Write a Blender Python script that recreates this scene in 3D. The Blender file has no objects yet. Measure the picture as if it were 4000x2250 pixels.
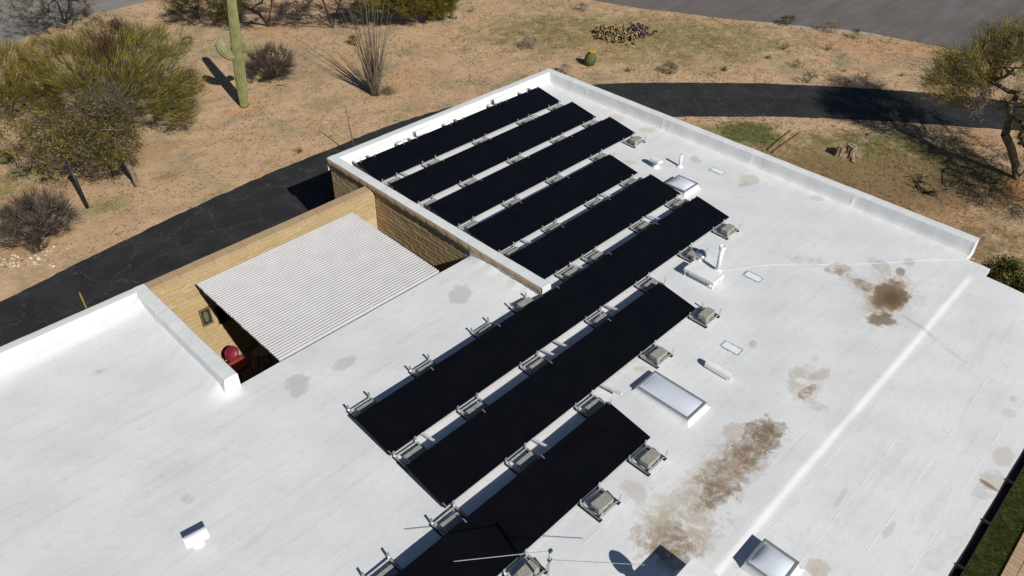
import bpy, math, random
import numpy as np
from mathutils import Vector, Matrix, Euler

# ------------------------------------------------------------------ camera, sky, sun, exposure
sc = bpy.context.scene
COL = sc.collection
CAM = np.array([-11.8324, -12.2366, 10.323])
ROT = (math.radians(51.7532), math.radians(-1.1729), math.radians(-45.6071))
FPX = 3039.80
G = -2.6                       # ground level; roof deck is z = 0
SUN = Vector((0.26, 1.33, -1.0))   # the way the light travels

cd = bpy.data.cameras.new("camera")
cam = bpy.data.objects.new("camera", cd)
COL.objects.link(cam)
cam.location = CAM
cam.rotation_euler = ROT
cd.sensor_width = 36.0
cd.lens = 36.0 * FPX / 4000.0
cd.clip_start = 0.1
cd.clip_end = 2000
sc.camera = cam

world = bpy.data.worlds.new("World")
sc.world = world
world.use_nodes = True
wn = world.node_tree
sky = wn.nodes.new("ShaderNodeTexSky")
sky.sky_type = 'NISHITA'
sky.sun_disc = False
sky.altitude = 800
sky.dust_density = 0.3
sky.ozone_density = 2.0
sky.sun_elevation = math.atan2(1.0, math.hypot(SUN.x, SUN.y))
sky.sun_rotation = math.atan2(-SUN.x, -SUN.y)
bg = wn.nodes["Background"]
bg.inputs[1].default_value = 0.05
wn.links.new(sky.outputs[0], bg.inputs[0])

sd = bpy.data.lights.new("sun", 'SUN')
sd.energy = 5.0
sd.angle = math.radians(0.5)
sd.color = (1.0, 0.955, 0.89)
so = bpy.data.objects.new("sun", sd)
COL.objects.link(so)
so.location = (-8, -30, 30)
so.rotation_euler = SUN.to_track_quat('-Z', 'Y').to_euler()

sc.view_settings.view_transform = 'Standard'
sc.view_settings.look = 'None'
sc.view_settings.gamma = 1.0
sc.view_settings.use_curve_mapping = False
sc.view_settings.exposure = -0.06

# ------------------------------------------------------------------ pixel -> place (a pixel gives a direction, the surface gives the distance)
_M = np.array(Euler(ROT, 'XYZ').to_matrix())

def _ray(x, y):
    return _M @ np.array([(x - 2000) / FPX, -(y - 1125) / FPX, -1.0])

def P(x, y, z=G):
    d = _ray(x, y)
    q = CAM + d * ((z - CAM[2]) / d[2])
    return Vector(q)

# ------------------------------------------------------------------ mesh helpers
def mesh(name, v, f, smooth=False):
    m = bpy.data.meshes.new(name)
    m.from_pydata([tuple(p) for p in v], [], [tuple(q) for q in f])
    if smooth:
        m.polygons.foreach_set("use_smooth", [True] * len(m.polygons))
    m.update()
    return m

def obj(name, m, mat=None, parent=None, loc=None, rz=None, scale=None):
    o = bpy.data.objects.new(name, m)
    COL.objects.link(o)
    if mat and m and not m.materials:
        m.materials.append(mat)
    if parent:
        o.parent = parent
    if loc is not None:
        o.location = loc
    if rz is not None:
        o.rotation_euler = (0, 0, rz)
    if scale is not None:
        o.scale = scale
    return o

def tag(o, label, cat, group=None):
    o['label'] = label
    o['category'] = cat
    if group:
        o['group'] = group
    return o

def thing(name, label, cat, loc=(0, 0, 0), rz=0, group=None):
    o = bpy.data.objects.new(name, None)
    COL.objects.link(o)
    o.empty_display_size = 0.1
    o.location = loc
    o.rotation_euler = (0, 0, rz)
    return tag(o, label, cat, group)

def structure(o):
    o['kind'] = 'structure'
    return o

def stuff(o):
    o['kind'] = 'stuff'
    return o

class MB:
    def __init__(s):
        s.v = []
        s.f = []
    def add(s, v, f):
        n = len(s.v)
        s.v += [tuple(p) for p in v]
        s.f += [tuple(i + n for i in q) for q in f]
        return s
    def box(s, x0, x1, y0, y1, z0, z1, skip=()):
        v = [(x0, y0, z0), (x1, y0, z0), (x1, y1, z0), (x0, y1, z0), (x0, y0, z1), (x1, y0, z1), (x1, y1, z1), (x0, y1, z1)]
        f = [(0, 3, 2, 1), (4, 5, 6, 7), (0, 1, 5, 4), (1, 2, 6, 5), (2, 3, 7, 6), (3, 0, 4, 7)]
        return s.add(v, f)
    def bar(s, a, b, w, h, up=(0, 0, 1)):
        a, b, up = Vector(a), Vector(b), Vector(up)
        d = (b - a).normalized()
        r = d.cross(up)
        if r.length < 1e-4:
            r = d.cross(Vector((1, 0, 0)))
        r.normalize()
        u = r.cross(d)
        v = []
        for p in (a, b):
            for i, j in ((-1, -1), (1, -1), (1, 1), (-1, 1)):
                v.append(p + r * (w / 2 * i) + u * (h / 2 * j))
        return s.add(v, [(0, 1, 2, 3), (7, 6, 5, 4), (0, 4, 5, 1), (1, 5, 6, 2), (2, 6, 7, 3), (3, 7, 4, 0)])
    def tube(s, pts, rad, n=8, caps=True):
        pts = [Vector(p) for p in pts]
        if not hasattr(rad, '__len__'):
            rad = [rad] * len(pts)
        v, f = [], []
        pr = None
        for i, p in enumerate(pts):
            d = (pts[min(i + 1, len(pts) - 1)] - pts[max(i - 1, 0)]).normalized()
            if pr is None:
                r = d.cross(Vector((0, 0, 1)))
                if r.length < 1e-3:
                    r = d.cross(Vector((1, 0, 0)))
            else:
                r = pr - d * pr.dot(d)
            r.normalize()
            pr = r
            u = d.cross(r)
            for k in range(n):
                a = 2 * math.pi * k / n
                v.append(p + (r * math.cos(a) + u * math.sin(a)) * rad[i])
        for i in range(len(pts) - 1):
            for k in range(n):
                f.append((i * n + k, i * n + (k + 1) % n, (i + 1) * n + (k + 1) % n, (i + 1) * n + k))
        if caps:
            f.append(tuple(range(n - 1, -1, -1)))
            f.append(tuple((len(pts) - 1) * n + k for k in range(n)))
        return s.add(v, f)
    def lathe(s, prof, n=20, c=(0, 0, 0)):
        v, f = [], []
        for r, z in prof:
            for k in range(n):
                a = 2 * math.pi * k / n
                v.append((c[0] + r * math.cos(a), c[1] + r * math.sin(a), c[2] + z))
        for i in range(len(prof) - 1):
            for k in range(n):
                f.append((i * n + k, i * n + (k + 1) % n, (i + 1) * n + (k + 1) % n, (i + 1) * n + k))
        f.append(tuple(range(n - 1, -1, -1)))
        f.append(tuple((len(prof) - 1) * n + k for k in range(n)))
        return s.add(v, f)
    def mesh(s, name, smooth=False):
        return mesh(name, s.v, s.f, smooth)

def sharp(m, deg=35):
    try:
        m.set_sharp_from_angle(angle=math.radians(deg))
    except Exception:
        pass
    return m

def bevel(o, w, seg=2):
    b = o.modifiers.new("bevel", 'BEVEL')
    b.width = w
    b.segments = seg
    b.limit_method = 'ANGLE'
    return o

# ------------------------------------------------------------------ materials
class NT:
    def __init__(s, name, rough=0.6, spec=0.3, metal=0.0):
        s.m = bpy.data.materials.new(name)
        s.m.use_nodes = True
        s.t = s.m.node_tree
        s.b = s.t.nodes["Principled BSDF"]
        s.b.inputs["Roughness"].default_value = rough
        s.b.inputs["Specular IOR Level"].default_value = spec
        s.b.inputs["Metallic"].default_value = metal
        s._pos = None
    def n(s, typ, **kw):
        q = s.t.nodes.new(typ)
        for k, v in kw.items():
            setattr(q, k, v)
        return q
    def l(s, a, b):
        s.t.links.new(a, b)
    def pos(s):
        if s._pos is None:
            s._pos = s.n("ShaderNodeNewGeometry").outputs["Position"]
        return s._pos
    def set(s, sock, v):
        if hasattr(v, 'is_linked') or isinstance(v, bpy.types.NodeSocket):
            s.l(v, sock)
        else:
            sock.default_value = v
    def math(s, op, a, b=0.0, clamp=False):
        q = s.n("ShaderNodeMath", operation=op, use_clamp=clamp)
        s.set(q.inputs[0], a)
        s.set(q.inputs[1], b)
        return q.outputs[0]
    def vm(s, op, a, b):
        q = s.n("ShaderNodeVectorMath", operation=op)
        s.set(q.inputs[0], a)
        s.set(q.inputs[1], b)
        return q.outputs[1] if op in ('LENGTH', 'DISTANCE', 'DOT_PRODUCT') else q.outputs[0]
    def noise(s, scale, detail=3, rough=0.55, vec=None, dist=0.0, color=False):
        q = s.n("ShaderNodeTexNoise")
        q.inputs["Scale"].default_value = scale
        q.inputs["Detail"].default_value = detail
        q.inputs["Roughness"].default_value = rough
        q.inputs["Distortion"].default_value = dist
        s.l(vec if vec is not None else s.pos(), q.inputs["Vector"])
        return q.outputs[1] if color else q.outputs[0]
    def ramp(s, x, a, b, smooth=True):
        q = s.n("ShaderNodeMapRange")
        q.interpolation_type = 'SMOOTHSTEP' if smooth else 'LINEAR'
        s.set(q.inputs[0], x)
        q.inputs[1].default_value = a
        q.inputs[2].default_value = b
        return q.outputs[0]
    def cramp(s, x, stops):
        q = s.n("ShaderNodeValToRGB")
        e = q.color_ramp.elements
        e[0].position = stops[0][0]
        e[0].color = (*stops[0][1], 1)
        e[1].position = stops[-1][0]
        e[1].color = (*stops[-1][1], 1)
        for p, c in stops[1:-1]:
            k = e.new(p)
            k.color = (*c, 1)
        s.l(x, q.inputs[0])
        return q.outputs[0]
    def mix(s, fac, a, b, mode='MIX'):
        q = s.n("ShaderNodeMix", data_type='RGBA', blend_type=mode)
        s.set(q.inputs[0], fac)
        for k, v in ((6, a), (7, b)):
            if isinstance(v, tuple):
                q.inputs[k].default_value = (*v[:3], 1)
            else:
                s.l(v, q.inputs[k])
        return q.outputs[2]
    def color(s, c):
        if isinstance(c, tuple):
            s.b.inputs["Base Color"].default_value = (*c[:3], 1)
        else:
            s.l(c, s.b.inputs["Base Color"])
        return s
    def bump(s, h, strength=0.3, dist=0.01):
        q = s.n("ShaderNodeBump")
        q.inputs["Strength"].default_value = strength
        q.inputs["Distance"].default_value = dist
        s.l(h, q.inputs["Height"])
        s.l(q.outputs[0], s.b.inputs["Normal"])
        return s
    def island(s):
        return s.n("ShaderNodeNewGeometry").outputs["Random Per Island"]
    def objrand(s):
        return s.n("ShaderNodeObjectInfo").outputs["Random"]

def E(px, py, a, b, colr, st, rag=1.6, nzb=None, soft=0.55, z=0.0):
    """a blob on the surface at height z: centre and two half axes, given as pixels of the photograph"""
    c = P(px, py, z)
    A = P(px + a[0], py + a[1], z) - c
    B = P(px + b[0], py + b[1], z) - c
    inv = np.linalg.inv(np.array([[A.x, B.x], [A.y, B.y]]))
    return (c, (inv[0, 0], inv[0, 1], 0), (inv[1, 0], inv[1, 1], 0), colr, st, rag, nzb, soft)

def spots(t, base, nz, items, edge=False):
    """blobs of stain / growth with noisy outlines"""
    col = base
    for (c, ra, rb, colr, st, rag, nzb, soft) in items:
        v = t.vm('SUBTRACT', t.pos(), (c[0], c[1], c[2]))
        u1 = t.vm('DOT_PRODUCT', v, ra)
        u2 = t.vm('DOT_PRODUCT', v, rb)
        d = t.math('SQRT', t.math('ADD', t.math('MULTIPLY', u1, u1), t.math('MULTIPLY', u2, u2)))
        d = t.math('ADD', d, t.math('MULTIPLY', t.math('SUBTRACT', nz, 0.5), rag))
        m = t.ramp(d, 1.05, soft)
        m = t.math('MULTIPLY', m, st)
        if nzb is not None:
            m = t.math('MULTIPLY', m, nzb)
        col = t.mix(m, col, colr)
        if edge:
            e = t.math('MULTIPLY', t.ramp(d, 1.04, 0.97), t.ramp(d, 0.80, 0.95))
            col = t.mix(t.math('MULTIPLY', e, 0.30 * st), col, tuple(x * 0.72 for x in colr))
    return col

def simple(name, c, rough=0.6, spec=0.3, metal=0.0, var=0.0, scale=8.0, bump=0.0):
    t = NT(name, rough, spec, metal)
    if var:
        k = t.noise(scale, 4)
        a = tuple(x * (1 - var) for x in c)
        b = tuple(min(1, x * (1 + var)) for x in c)
        t.color(t.mix(t.ramp(k, 0.3, 0.7), a, b))
        if bump:
            t.bump(k, bump, 0.02)
    else:
        t.color(c)
    return t.m

def roof_material():
    t = NT("roof_coating", 0.62, 0.25)
    n1 = t.noise(0.9, 5, 0.6)
    n2 = t.noise(5.0, 5, 0.65)
    n3 = t.noise(28.0, 3, 0.6)
    n4 = t.noise(2.3, 6, 0.7)
    fine = t.noise(90.0, 2, 0.7)
    # long streaks along the rolled direction (x)
    st = t.n("ShaderNodeMapping")
    st.inputs["Scale"].default_value = (0.35, 3.2, 1)
    t.l(t.pos(), st.inputs[0])
    n5 = t.noise(1.6, 4, 0.6, vec=st.outputs[0])
    col = t.mix(t.ramp(n1, 0.3, 0.7), (0.655, 0.67, 0.68), (0.72, 0.725, 0.715))
    col = t.mix(t.math('MULTIPLY', t.ramp(n5, 0.50, 0.70), 0.40), col, (0.56, 0.575, 0.59))
    col = t.mix(t.math('MULTIPLY', t.ramp(n2, 0.53, 0.74), 0.38), col, (0.54, 0.535, 0.52))
    col = t.mix(t.math('MULTIPLY', t.ramp(n3, 0.62, 0.76), 0.32), col, (0.50, 0.49, 0.46))
    # scuffs
    col = t.mix(t.math('MULTIPLY', t.math('MULTIPLY', t.ramp(fine, 0.66, 0.78), t.ramp(n4, 0.55, 0.7)), 0.45), col, (0.42, 0.41, 0.39))
    # lap seams every 0.92 m, wavering, partly worn away
    sep = t.n("ShaderNodeSeparateXYZ")
    t.l(t.pos(), sep.inputs[0])
    yy = t.math('ADD', sep.outputs[1], t.math('MULTIPLY', t.math('SUBTRACT', n1, 0.5), 0.10))
    fr = t.math('FRACT', t.math('MULTIPLY', yy, 1 / 0.62))
    dd = t.math('ABSOLUTE', t.math('SUBTRACT', fr, 0.5))
    seam = t.math('MULTIPLY', t.ramp(dd, 0.018, 0.004), t.ramp(n4, 0.42, 0.6))
    col = t.mix(t.math('MULTIPLY', seam, 0.5), col, (0.82, 0.82, 0.80))
    dark = t.math('MULTIPLY', t.math('MULTIPLY', t.ramp(dd, 0.05, 0.01), t.ramp(n2, 0.5, 0.65)), 0.16)
    col = t.mix(dark, col, (0.5, 0.5, 0.49))
    rag = t.math('ADD', t.math('MULTIPLY', n4, 0.55), t.math('ADD', t.math('MULTIPLY', n2, 0.33), t.math('MULTIPLY', n3, 0.12)))
    inn = t.ramp(t.noise(6.5, 6, 0.7, dist=0.6), 0.28, 0.62)
    inn2 = t.ramp(t.noise(3.2, 6, 0.7, dist=0.8), 0.34, 0.62)
    tan = (0.47, 0.41, 0.32)
    pal = (0.55, 0.51, 0.44)
    brn = (0.22, 0.145, 0.082)
    dbr = (0.125, 0.090, 0.056)
    gry = (0.50, 0.495, 0.475)
    items = [
        # big brown puddle by the corner of the far roof edge
        E(3475, 1160, (120, 25), (-30, 105), pal, 0.6, 2.2, inn2), E(3350, 1098, (95, 48), (14, -26), tan, 0.75, 2.0, inn2), E(3470, 1160, (86, 8), (-14, 80), tan, 0.9, 1.8), E(3478, 1152, (76, 8), (-14, 64), brn, 0.95, 1.5),
        E(3482, 1165, (52, 8), (-12, 44), dbr, 0.9, 1.4, None, 0.3), E(3447, 1250, (56, 8), (-10, 30), brn, 0.85, 2.0), E(3372, 1113, (40, 20), (8, -17), brn, 0.7, 2.0, inn),
        E(3268, 1057, (46, 8), (5, 22), brn, 0.6, 2.2, inn2), E(3300, 1045, (36, 10), (4, 14), tan, 0.7, 2.0), E(3445, 1042, (46, 36), (15, -14), tan, 0.65, 2.0, inn), E(3516, 1062, (20, 2), (0, 18), brn, 0.7, 1.5),
        E(3150, 1016, (70, 8), (5, 20), tan, 0.55, 2.2, inn2), E(3555, 1026, (24, 0), (0, 15), tan, 0.6, 1.8), E(3515, 1100, (45, 20), (-10, 30), tan, 0.5, 2.2, inn2),
        # ring stain
        E(3140, 1498, (74, 10), (-10, 66), tan, 0.62, 1.8, inn2), E(3208, 1462, (42, -20), (12, 20), tan, 0.6, 1.8), E(3152, 1530, (32, -24), (14, 16), brn, 0.75, 1.8, inn), E(3182, 1580, (56, 24), (10, -16), tan, 0.5, 2.0, inn2),
        E(3132, 1488, (24, 5), (0, 15), (0.71, 0.71, 0.69), 0.85, 1.4),
        # long dried run
        E(2840, 1835, (-220, 185), (76, 80), pal, 0.8, 2.2, inn2), E(2640, 2055, (-120, 120), (120, 92), pal, 0.85, 2.2, inn2), E(2870, 1810, (-185, 160), (60, 62), tan, 0.85, 2.0, inn2), E(2640, 2080, (-95, 95), (92, 70), tan, 0.8, 2.0, inn2),
        E(2965, 1715, (-85, 62), (52, 54), brn, 0.8, 2.0, inn), E(2840, 1850, (-110, 105), (56, 54), brn, 0.72, 2.2, inn), E(2795, 1935, (-55, 30), (36, 42), brn, 0.65, 2.0, inn), E(2615, 2110, (-72, 45), (78, 54), brn, 0.8, 2.2, inn),
        E(2985, 1700, (-36, 28), (32, 32), dbr, 0.6, 1.8, inn), E(2868, 1690, (46, 0), (0, 40), tan, 0.62, 1.8), E(2610, 1990, (84, -40), (25, 46), tan, 0.5, 2.2, inn2), E(2478, 1922, (46, 34), (22, -24), pal, 0.75, 1.8), E(2650, 2180, (60, 10), (0, 40), brn, 0.6, 2.0, inn),
        E(2540, 2080, (70, -10), (10, 50), tan, 0.5, 2.2, inn2),
        # dull grey marks on the patio side
        E(1798, 1152, (48, -14), (12, 34), gry, 0.75, 1.9), E(1345, 1418, (46, -18), (10, 24), gry, 0.72, 2.0), E(1162, 1508, (48, -12), (8, 40), gry, 0.8, 1.7),
        E(730, 1950, (26, -6), (6, 22), (0.5, 0.46, 0.44), 0.45, 2.2), E(388, 1452, (26, -3), (2, 16), (0.42, 0.43, 0.45), 0.6, 0.5, None, 0.1),
        # small ones
        E(2715, 622, (20, 4), (0, 16), (0.52, 0.47, 0.41), 0.7, 1.8), E(2925, 700, (36, 4), (-10, 22), (0.52, 0.47, 0.40), 0.65, 2.0), E(2900, 722, (20, -4), (4, 9), tan, 0.6, 1.8),
        E(2530, 508, (34, -2), (4, 12), (0.54, 0.48, 0.41), 0.6, 2.0), E(2405, 462, (34, 2), (4, 12), (0.54, 0.49, 0.43), 0.5, 2.2), E(2455, 632, (26, 0), (4, 13), (0.55, 0.50, 0.44), 0.5, 2.0), E(3190, 775, (30, 6), (-4, 9), (0.5, 0.47, 0.42), 0.5, 2.0),
        E(2940, 1346, (18, 0), (0, 16), (0.50, 0.46, 0.40), 0.7, 1.6), E(3205, 2210, (48, 12), (-6, 36), pal, 0.9, 2.0), E(3205, 2230, (30, 12), (-6, 20), tan, 0.6, 1.8, inn), E(3930, 1765, (42, 14), (-14, 36), pal, 0.75, 2.2),
        E(3880, 1860, (56, 20), (-14, 44), pal, 0.75, 2.2), E(3868, 1875, (42, 26), (4, -9), brn, 0.8, 1.5), E(3850, 1915, (42, 10), (-8, 24), gry, 0.55, 2.2), E(3290, 1930, (30, -44), (12, 10), gry, 0.55, 2.2), E(3480, 2060, (40, -56), (14, 10), gry, 0.5, 2.2),
        E(3965, 1545, (14, -4), (4, 12), gry, 0.6, 2.0), E(3950, 1600, (32, 8), (-6, 16), gry, 0.5, 2.2), E(3690, 2150, (80, -60), (30, 30), gry, 0.4, 2.4, inn2), E(3650, 1980, (60, -90), (20, 20), gry, 0.3, 2.4, inn2), E(3500, 1780, (60, -90), (20, 16), gry, 0.3, 2.4, inn2),
        E(2500, 1442, (36, 10), (6, -10), (0.42, 0.39, 0.35), 0.45, 2.2, inn), E(3570, 1262, (60, 40), (3, -5), (0.47, 0.48, 0.48), 0.6, 0.9), E(3680, 1335, (100, 75), (4, -6), (0.46, 0.47, 0.47), 0.65, 1.3, inn2), E(3185, 1400, (18, 0), (0, 14), gry, 0.5, 2.2, inn),
        E(1480, 1420, (50, -20), (10, 30), (0.60, 0.60, 0.58), 0.3, 2.4, inn2), E(1550, 1350, (70, -30), (14, 40), (0.62, 0.61, 0.58), 0.35, 2.4, inn2), E(2480, 1840, (60, 20), (-10, 50), (0.60, 0.59, 0.56), 0.35, 2.4, inn2),
    ]
    items = [(c, ra, rb, cl, st, rg * 1.75 if rg > 0.6 else rg, nb_, 0.72 if so_ > 0.5 else so_) for (c, ra, rb, cl, st, rg, nb_, so_) in items]
    col = spots(t, col, rag, items, True)
    t.color(col)
    h = t.math('ADD', t.math('MULTIPLY', n2, 1.0), t.math('ADD', t.math('MULTIPLY', n3, 0.25), t.math('MULTIPLY', seam, 0.5)))
    t.bump(h, 0.28, 0.02)
    return t.m

def ground_material():
    t = NT("desert_soil", 0.95, 0.1)
    a = t.noise(0.22, 5, 0.6)
    b = t.noise(1.3, 6, 0.65, dist=0.4)
    c = t.noise(7.0, 5, 0.7)
    d = t.noise(26.0, 4, 0.75)
    e = t.noise(0.55, 5, 0.6, dist=0.5)
    col = t.mix(t.ramp(b, 0.36, 0.66), (0.49, 0.335, 0.195), (0.575, 0.40, 0.248))
    col = t.mix(t.math('MULTIPLY', t.ramp(a, 0.5, 0.68), 0.55), col, (0.50, 0.28, 0.145))
    col = t.mix(t.math('MULTIPLY', t.ramp(e, 0.46, 0.66), 0.75), col, (0.315, 0.255, 0.16))
    rag = t.math('ADD', t.math('MULTIPLY', e, 0.5), t.math('MULTIPLY', b, 0.5))
    def S(px, py, rx, ry, ang, cc, st, r=2.5, nb=None):
        q = P(px, py)
        ca, sa = math.cos(math.radians(ang)), math.sin(math.radians(ang))
        return (q, (ca / rx, sa / rx, 0), (-sa / ry, ca / ry, 0), cc, st, r, nb, 0.5)
    dryg = (0.30, 0.235, 0.11)
    olive = (0.225, 0.205, 0.085)
    green = (0.10, 0.125, 0.035)
    rust = (0.32, 0.185, 0.085)
    nb = t.ramp(t.noise(2.2, 6, 0.7), 0.32, 0.6)
    items = [S(2500, 150, 7.5, 4.0, -45, dryg, 0.9, 2.6, nb), S(2150, 120, 4.5, 2.5, -30, olive, 0.75, 3.0, nb), S(2750, 150, 5, 2.6, -50, olive, 0.6, 3.0, nb),
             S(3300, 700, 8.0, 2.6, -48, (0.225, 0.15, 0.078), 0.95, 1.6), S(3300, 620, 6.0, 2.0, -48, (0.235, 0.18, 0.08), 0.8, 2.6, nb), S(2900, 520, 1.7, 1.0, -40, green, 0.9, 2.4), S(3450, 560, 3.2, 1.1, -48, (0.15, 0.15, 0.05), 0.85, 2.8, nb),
             S(3850, 680, 1.6, 0.6, -48, green, 0.8, 3.0, nb), S(3700, 850, 3.0, 1.2, -48, rust, 0.7, 2.6, nb), S(3950, 980, 3, 1.6, -45, (0.21, 0.15, 0.075), 0.85, 2.4, nb),
             S(780, 200, 3.0, 1.6, 0, (0.33, 0.29, 0.17), 0.7, 2.6, nb), S(100, 700, 2.2, 0.8, 10, (0.22, 0.22, 0.07), 0.75, 2.8, nb), S(430, 800, 0.9, 0.5, 0, (0.22, 0.22, 0.07), 0.6, 2.6, nb),
             S(650, 690, 0.5, 0.25, -20, (0.33, 0.22, 0.11), 0.7, 2.2), S(970, 430, 0.9, 0.5, 0, (0.52, 0.30, 0.16), 0.8, 2.4), S(1150, 60, 4.5, 2.0, -30, (0.33, 0.19, 0.10), 0.6, 2.4, nb),
             S(450, 640, 2.6, 1.4, 0, (0.38, 0.24, 0.12), 0.7, 2.2), S(80, 960, 1.8, 0.7, 0, (0.42, 0.27, 0.135), 0.75, 2.2), S(3240, 110, 5.0, 0.7, -62, (0.45, 0.40, 0.31), 0.8, 2.0),
             S(3980, 730, 0.9, 0.5, 0, (0.45, 0.22, 0.10), 0.9, 2.0), S(1700, 160, 2.6, 0.35, -20, (0.52, 0.36, 0.22), 0.7, 2.0)]
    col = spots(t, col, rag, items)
    col = t.mix(t.math('MULTIPLY', t.ramp(c, 0.54, 0.70), 0.5), col, (0.23, 0.16, 0.092))
    col = t.mix(t.math('MULTIPLY', t.ramp(d, 0.57, 0.68), 0.5), col, (0.14, 0.098, 0.058))
    col = t.mix(t.math('MULTIPLY', t.ramp(d, 0.42, 0.30), 0.40), col, (0.54, 0.44, 0.33))
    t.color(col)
    t.bump(t.math('ADD', t.math('MULTIPLY', c, 0.6), t.math('ADD', b, t.math('MULTIPLY', d, 0.35))), 0.65, 0.06)
    return t.m

def asphalt_material():
    t = NT("driveway_asphalt", 0.8, 0.25)
    n = t.noise(1.1, 5, 0.6)
    f = t.noise(60, 3, 0.7)
    col = t.mix(t.ramp(n, 0.3, 0.7), (0.019, 0.0192, 0.0215), (0.032, 0.0318, 0.0335))
    col = t.mix(t.math('MULTIPLY', t.ramp(f, 0.6, 0.75), 0.5), col, (0.055, 0.055, 0.056))
    wob = t.noise(1.8, 5, 0.7, color=True)
    v = t.vm('ADD', t.pos(), t.vm('MULTIPLY', t.vm('SUBTRACT', wob, (0.5, 0.5, 0.5)), (0.9, 0.9, 0)))
    cr = None
    for sc_, w, lo in ((0.75, 0.0062, 0.36), (1.5, 0.0075, 0.46)):
        q = t.n("ShaderNodeTexVoronoi", feature='DISTANCE_TO_EDGE', voronoi_dimensions='2D')
        q.inputs["Scale"].default_value = sc_
        t.l(v, q.inputs["Vector"])
        c = t.ramp(q.outputs["Distance"], w, w * 0.35)
        c = t.math('MULTIPLY', c, t.ramp(t.noise(0.9 + sc_, 4, 0.7), lo, lo + 0.14))
        c = t.math('MULTIPLY', c, t.ramp(t.noise(9, 3, 0.7), 0.34, 0.55))
        cr = c if cr is None else t.math('MAXIMUM', cr, c)
    col = t.mix(t.math('MULTIPLY', cr, 0.55), col, (0.23, 0.20, 0.15))
    dust = t.math('MULTIPLY', t.math('MULTIPLY', t.ramp(t.noise(3.5, 5, 0.7), 0.55, 0.75), t.ramp(f, 0.5, 0.7)), 0.25)
    col = t.mix(dust, col, (0.14, 0.12, 0.09))
    t.color(col)
    t.bump(f, 0.25, 0.01)
    return t.m

def road_material(name, a, b):
    t = NT(name, 0.9, 0.15)
    mp = t.n("ShaderNodeMapping")
    mp.inputs["Rotation"].default_value = (0, 0, math.radians(-68))
    mp.inputs["Scale"].default_value = (0.25, 2.2, 1)
    t.l(t.pos(), mp.inputs[0])
    n = t.noise(0.8, 5, 0.6, vec=mp.outputs[0])
    n2 = t.noise(0.5, 4, 0.6)
    f = t.noise(40, 3, 0.7)
    col = t.mix(t.ramp(n, 0.3, 0.7), a, b)
    col = t.mix(t.math('MULTIPLY', t.ramp(n2, 0.45, 0.7), 0.4), col, tuple(x * 0.8 for x in a))
    col = t.mix(t.math('MULTIPLY', t.ramp(f, 0.55, 0.7), 0.35), col, tuple(x * 1.5 for x in b))
    t.color(col)
    return t.m

def brick_material(name, cols, rough=0.9):
    t = NT(name, rough, 0.12)
    k = t.objrand()
    col = t.cramp(k, [(i / (len(cols) - 1), c) for i, c in enumerate(cols)])
    n = t.noise(14, 5, 0.7)
    col = t.mix(t.math('MULTIPLY', t.ramp(n, 0.4, 0.7), 0.35), col, tuple(x * 0.72 for x in cols[0]))
    t.color(col)
    t.bump(t.noise(40, 4, 0.7), 0.5, 0.006)
    return t.m

def leaf_material(name, stops, rough=0.75, trans=0.35):
    t = NT(name, rough, 0.15)
    col = t.cramp(t.island(), stops)
    n = t.noise(1.1, 3, 0.6)
    col = t.mix(t.math('MULTIPLY', t.ramp(n, 0.4, 0.65), 0.45), col, tuple(x * 0.6 for x in stops[0][1]))
    t.color(col)
    tr = t.n("ShaderNodeBsdfTranslucent")
    t.l(col, tr.inputs[0])
    mx = t.n("ShaderNodeMixShader")
    mx.inputs[0].default_value = trans
    t.l(t.b.outputs[0], mx.inputs[1])
    t.l(tr.outputs[0], mx.inputs[2])
    t.l(mx.outputs[0], t.t.nodes["Material Output"].inputs[0])
    return t.m

def bark_material(name, a, b, scale=12):
    t = NT(name, 0.9, 0.1)
    n = t.noise(scale, 5, 0.7)
    t.color(t.mix(t.ramp(n, 0.35, 0.65), a, b))
    t.bump(n, 0.5, 0.02)
    return t.m

M = {}
M['roof'] = roof_material()
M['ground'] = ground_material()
M['asphalt'] = asphalt_material()
M['road'] = road_material("street_asphalt", (0.130, 0.115, 0.108), (0.165, 0.150, 0.145))
M['road2'] = road_material("lane_asphalt", (0.21, 0.19, 0.175), (0.27, 0.245, 0.22))
M['brick'] = brick_material("slump_block", [(0.41, 0.31, 0.16), (0.445, 0.335, 0.172), (0.465, 0.35, 0.182), (0.425, 0.31, 0.162), (0.475, 0.36, 0.198)])
M['brick2'] = brick_material("house_slump_block", [(0.41, 0.305, 0.165), (0.455, 0.34, 0.187), (0.42, 0.295, 0.17), (0.485, 0.37, 0.208)])
M['cap_brick'] = brick_material("cap_block", [(0.41, 0.295, 0.17), (0.44, 0.32, 0.185), (0.42, 0.29, 0.17)])
M['mortar'] = simple("mortar", (0.50, 0.41, 0.26), 0.95, 0.1, var=0.12, scale=10, bump=0.3)
M['dark_mortar'] = simple("shaded_mortar", (0.30, 0.225, 0.12), 0.95, 0.1, var=0.15, scale=10, bump=0.3)  # darker copy of the mortar: the house wall's shade is put into its colour
M['paint_wall'] = simple("house_wall", (0.36, 0.26, 0.14), 0.9, 0.1, var=0.1, scale=6)
M['alum'] = simple("mill_aluminium", (0.62, 0.63, 0.64), 0.42, 0.5, 0.85, var=0.12, scale=20)
M['rubber'] = simple("black_rubber", (0.012, 0.012, 0.013), 0.8, 0.2)
M['block'] = simple("ballast_concrete", (0.30, 0.295, 0.255), 0.95, 0.1, var=0.14, scale=22, bump=0.4)
M['white_metal'] = simple("white_coated_metal", (0.76, 0.77, 0.77), 0.5, 0.3, var=0.05, scale=6)
M['white_gloss'] = simple("white_galvanised", (0.74, 0.75, 0.76), 0.35, 0.45, var=0.07, scale=9)
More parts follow.
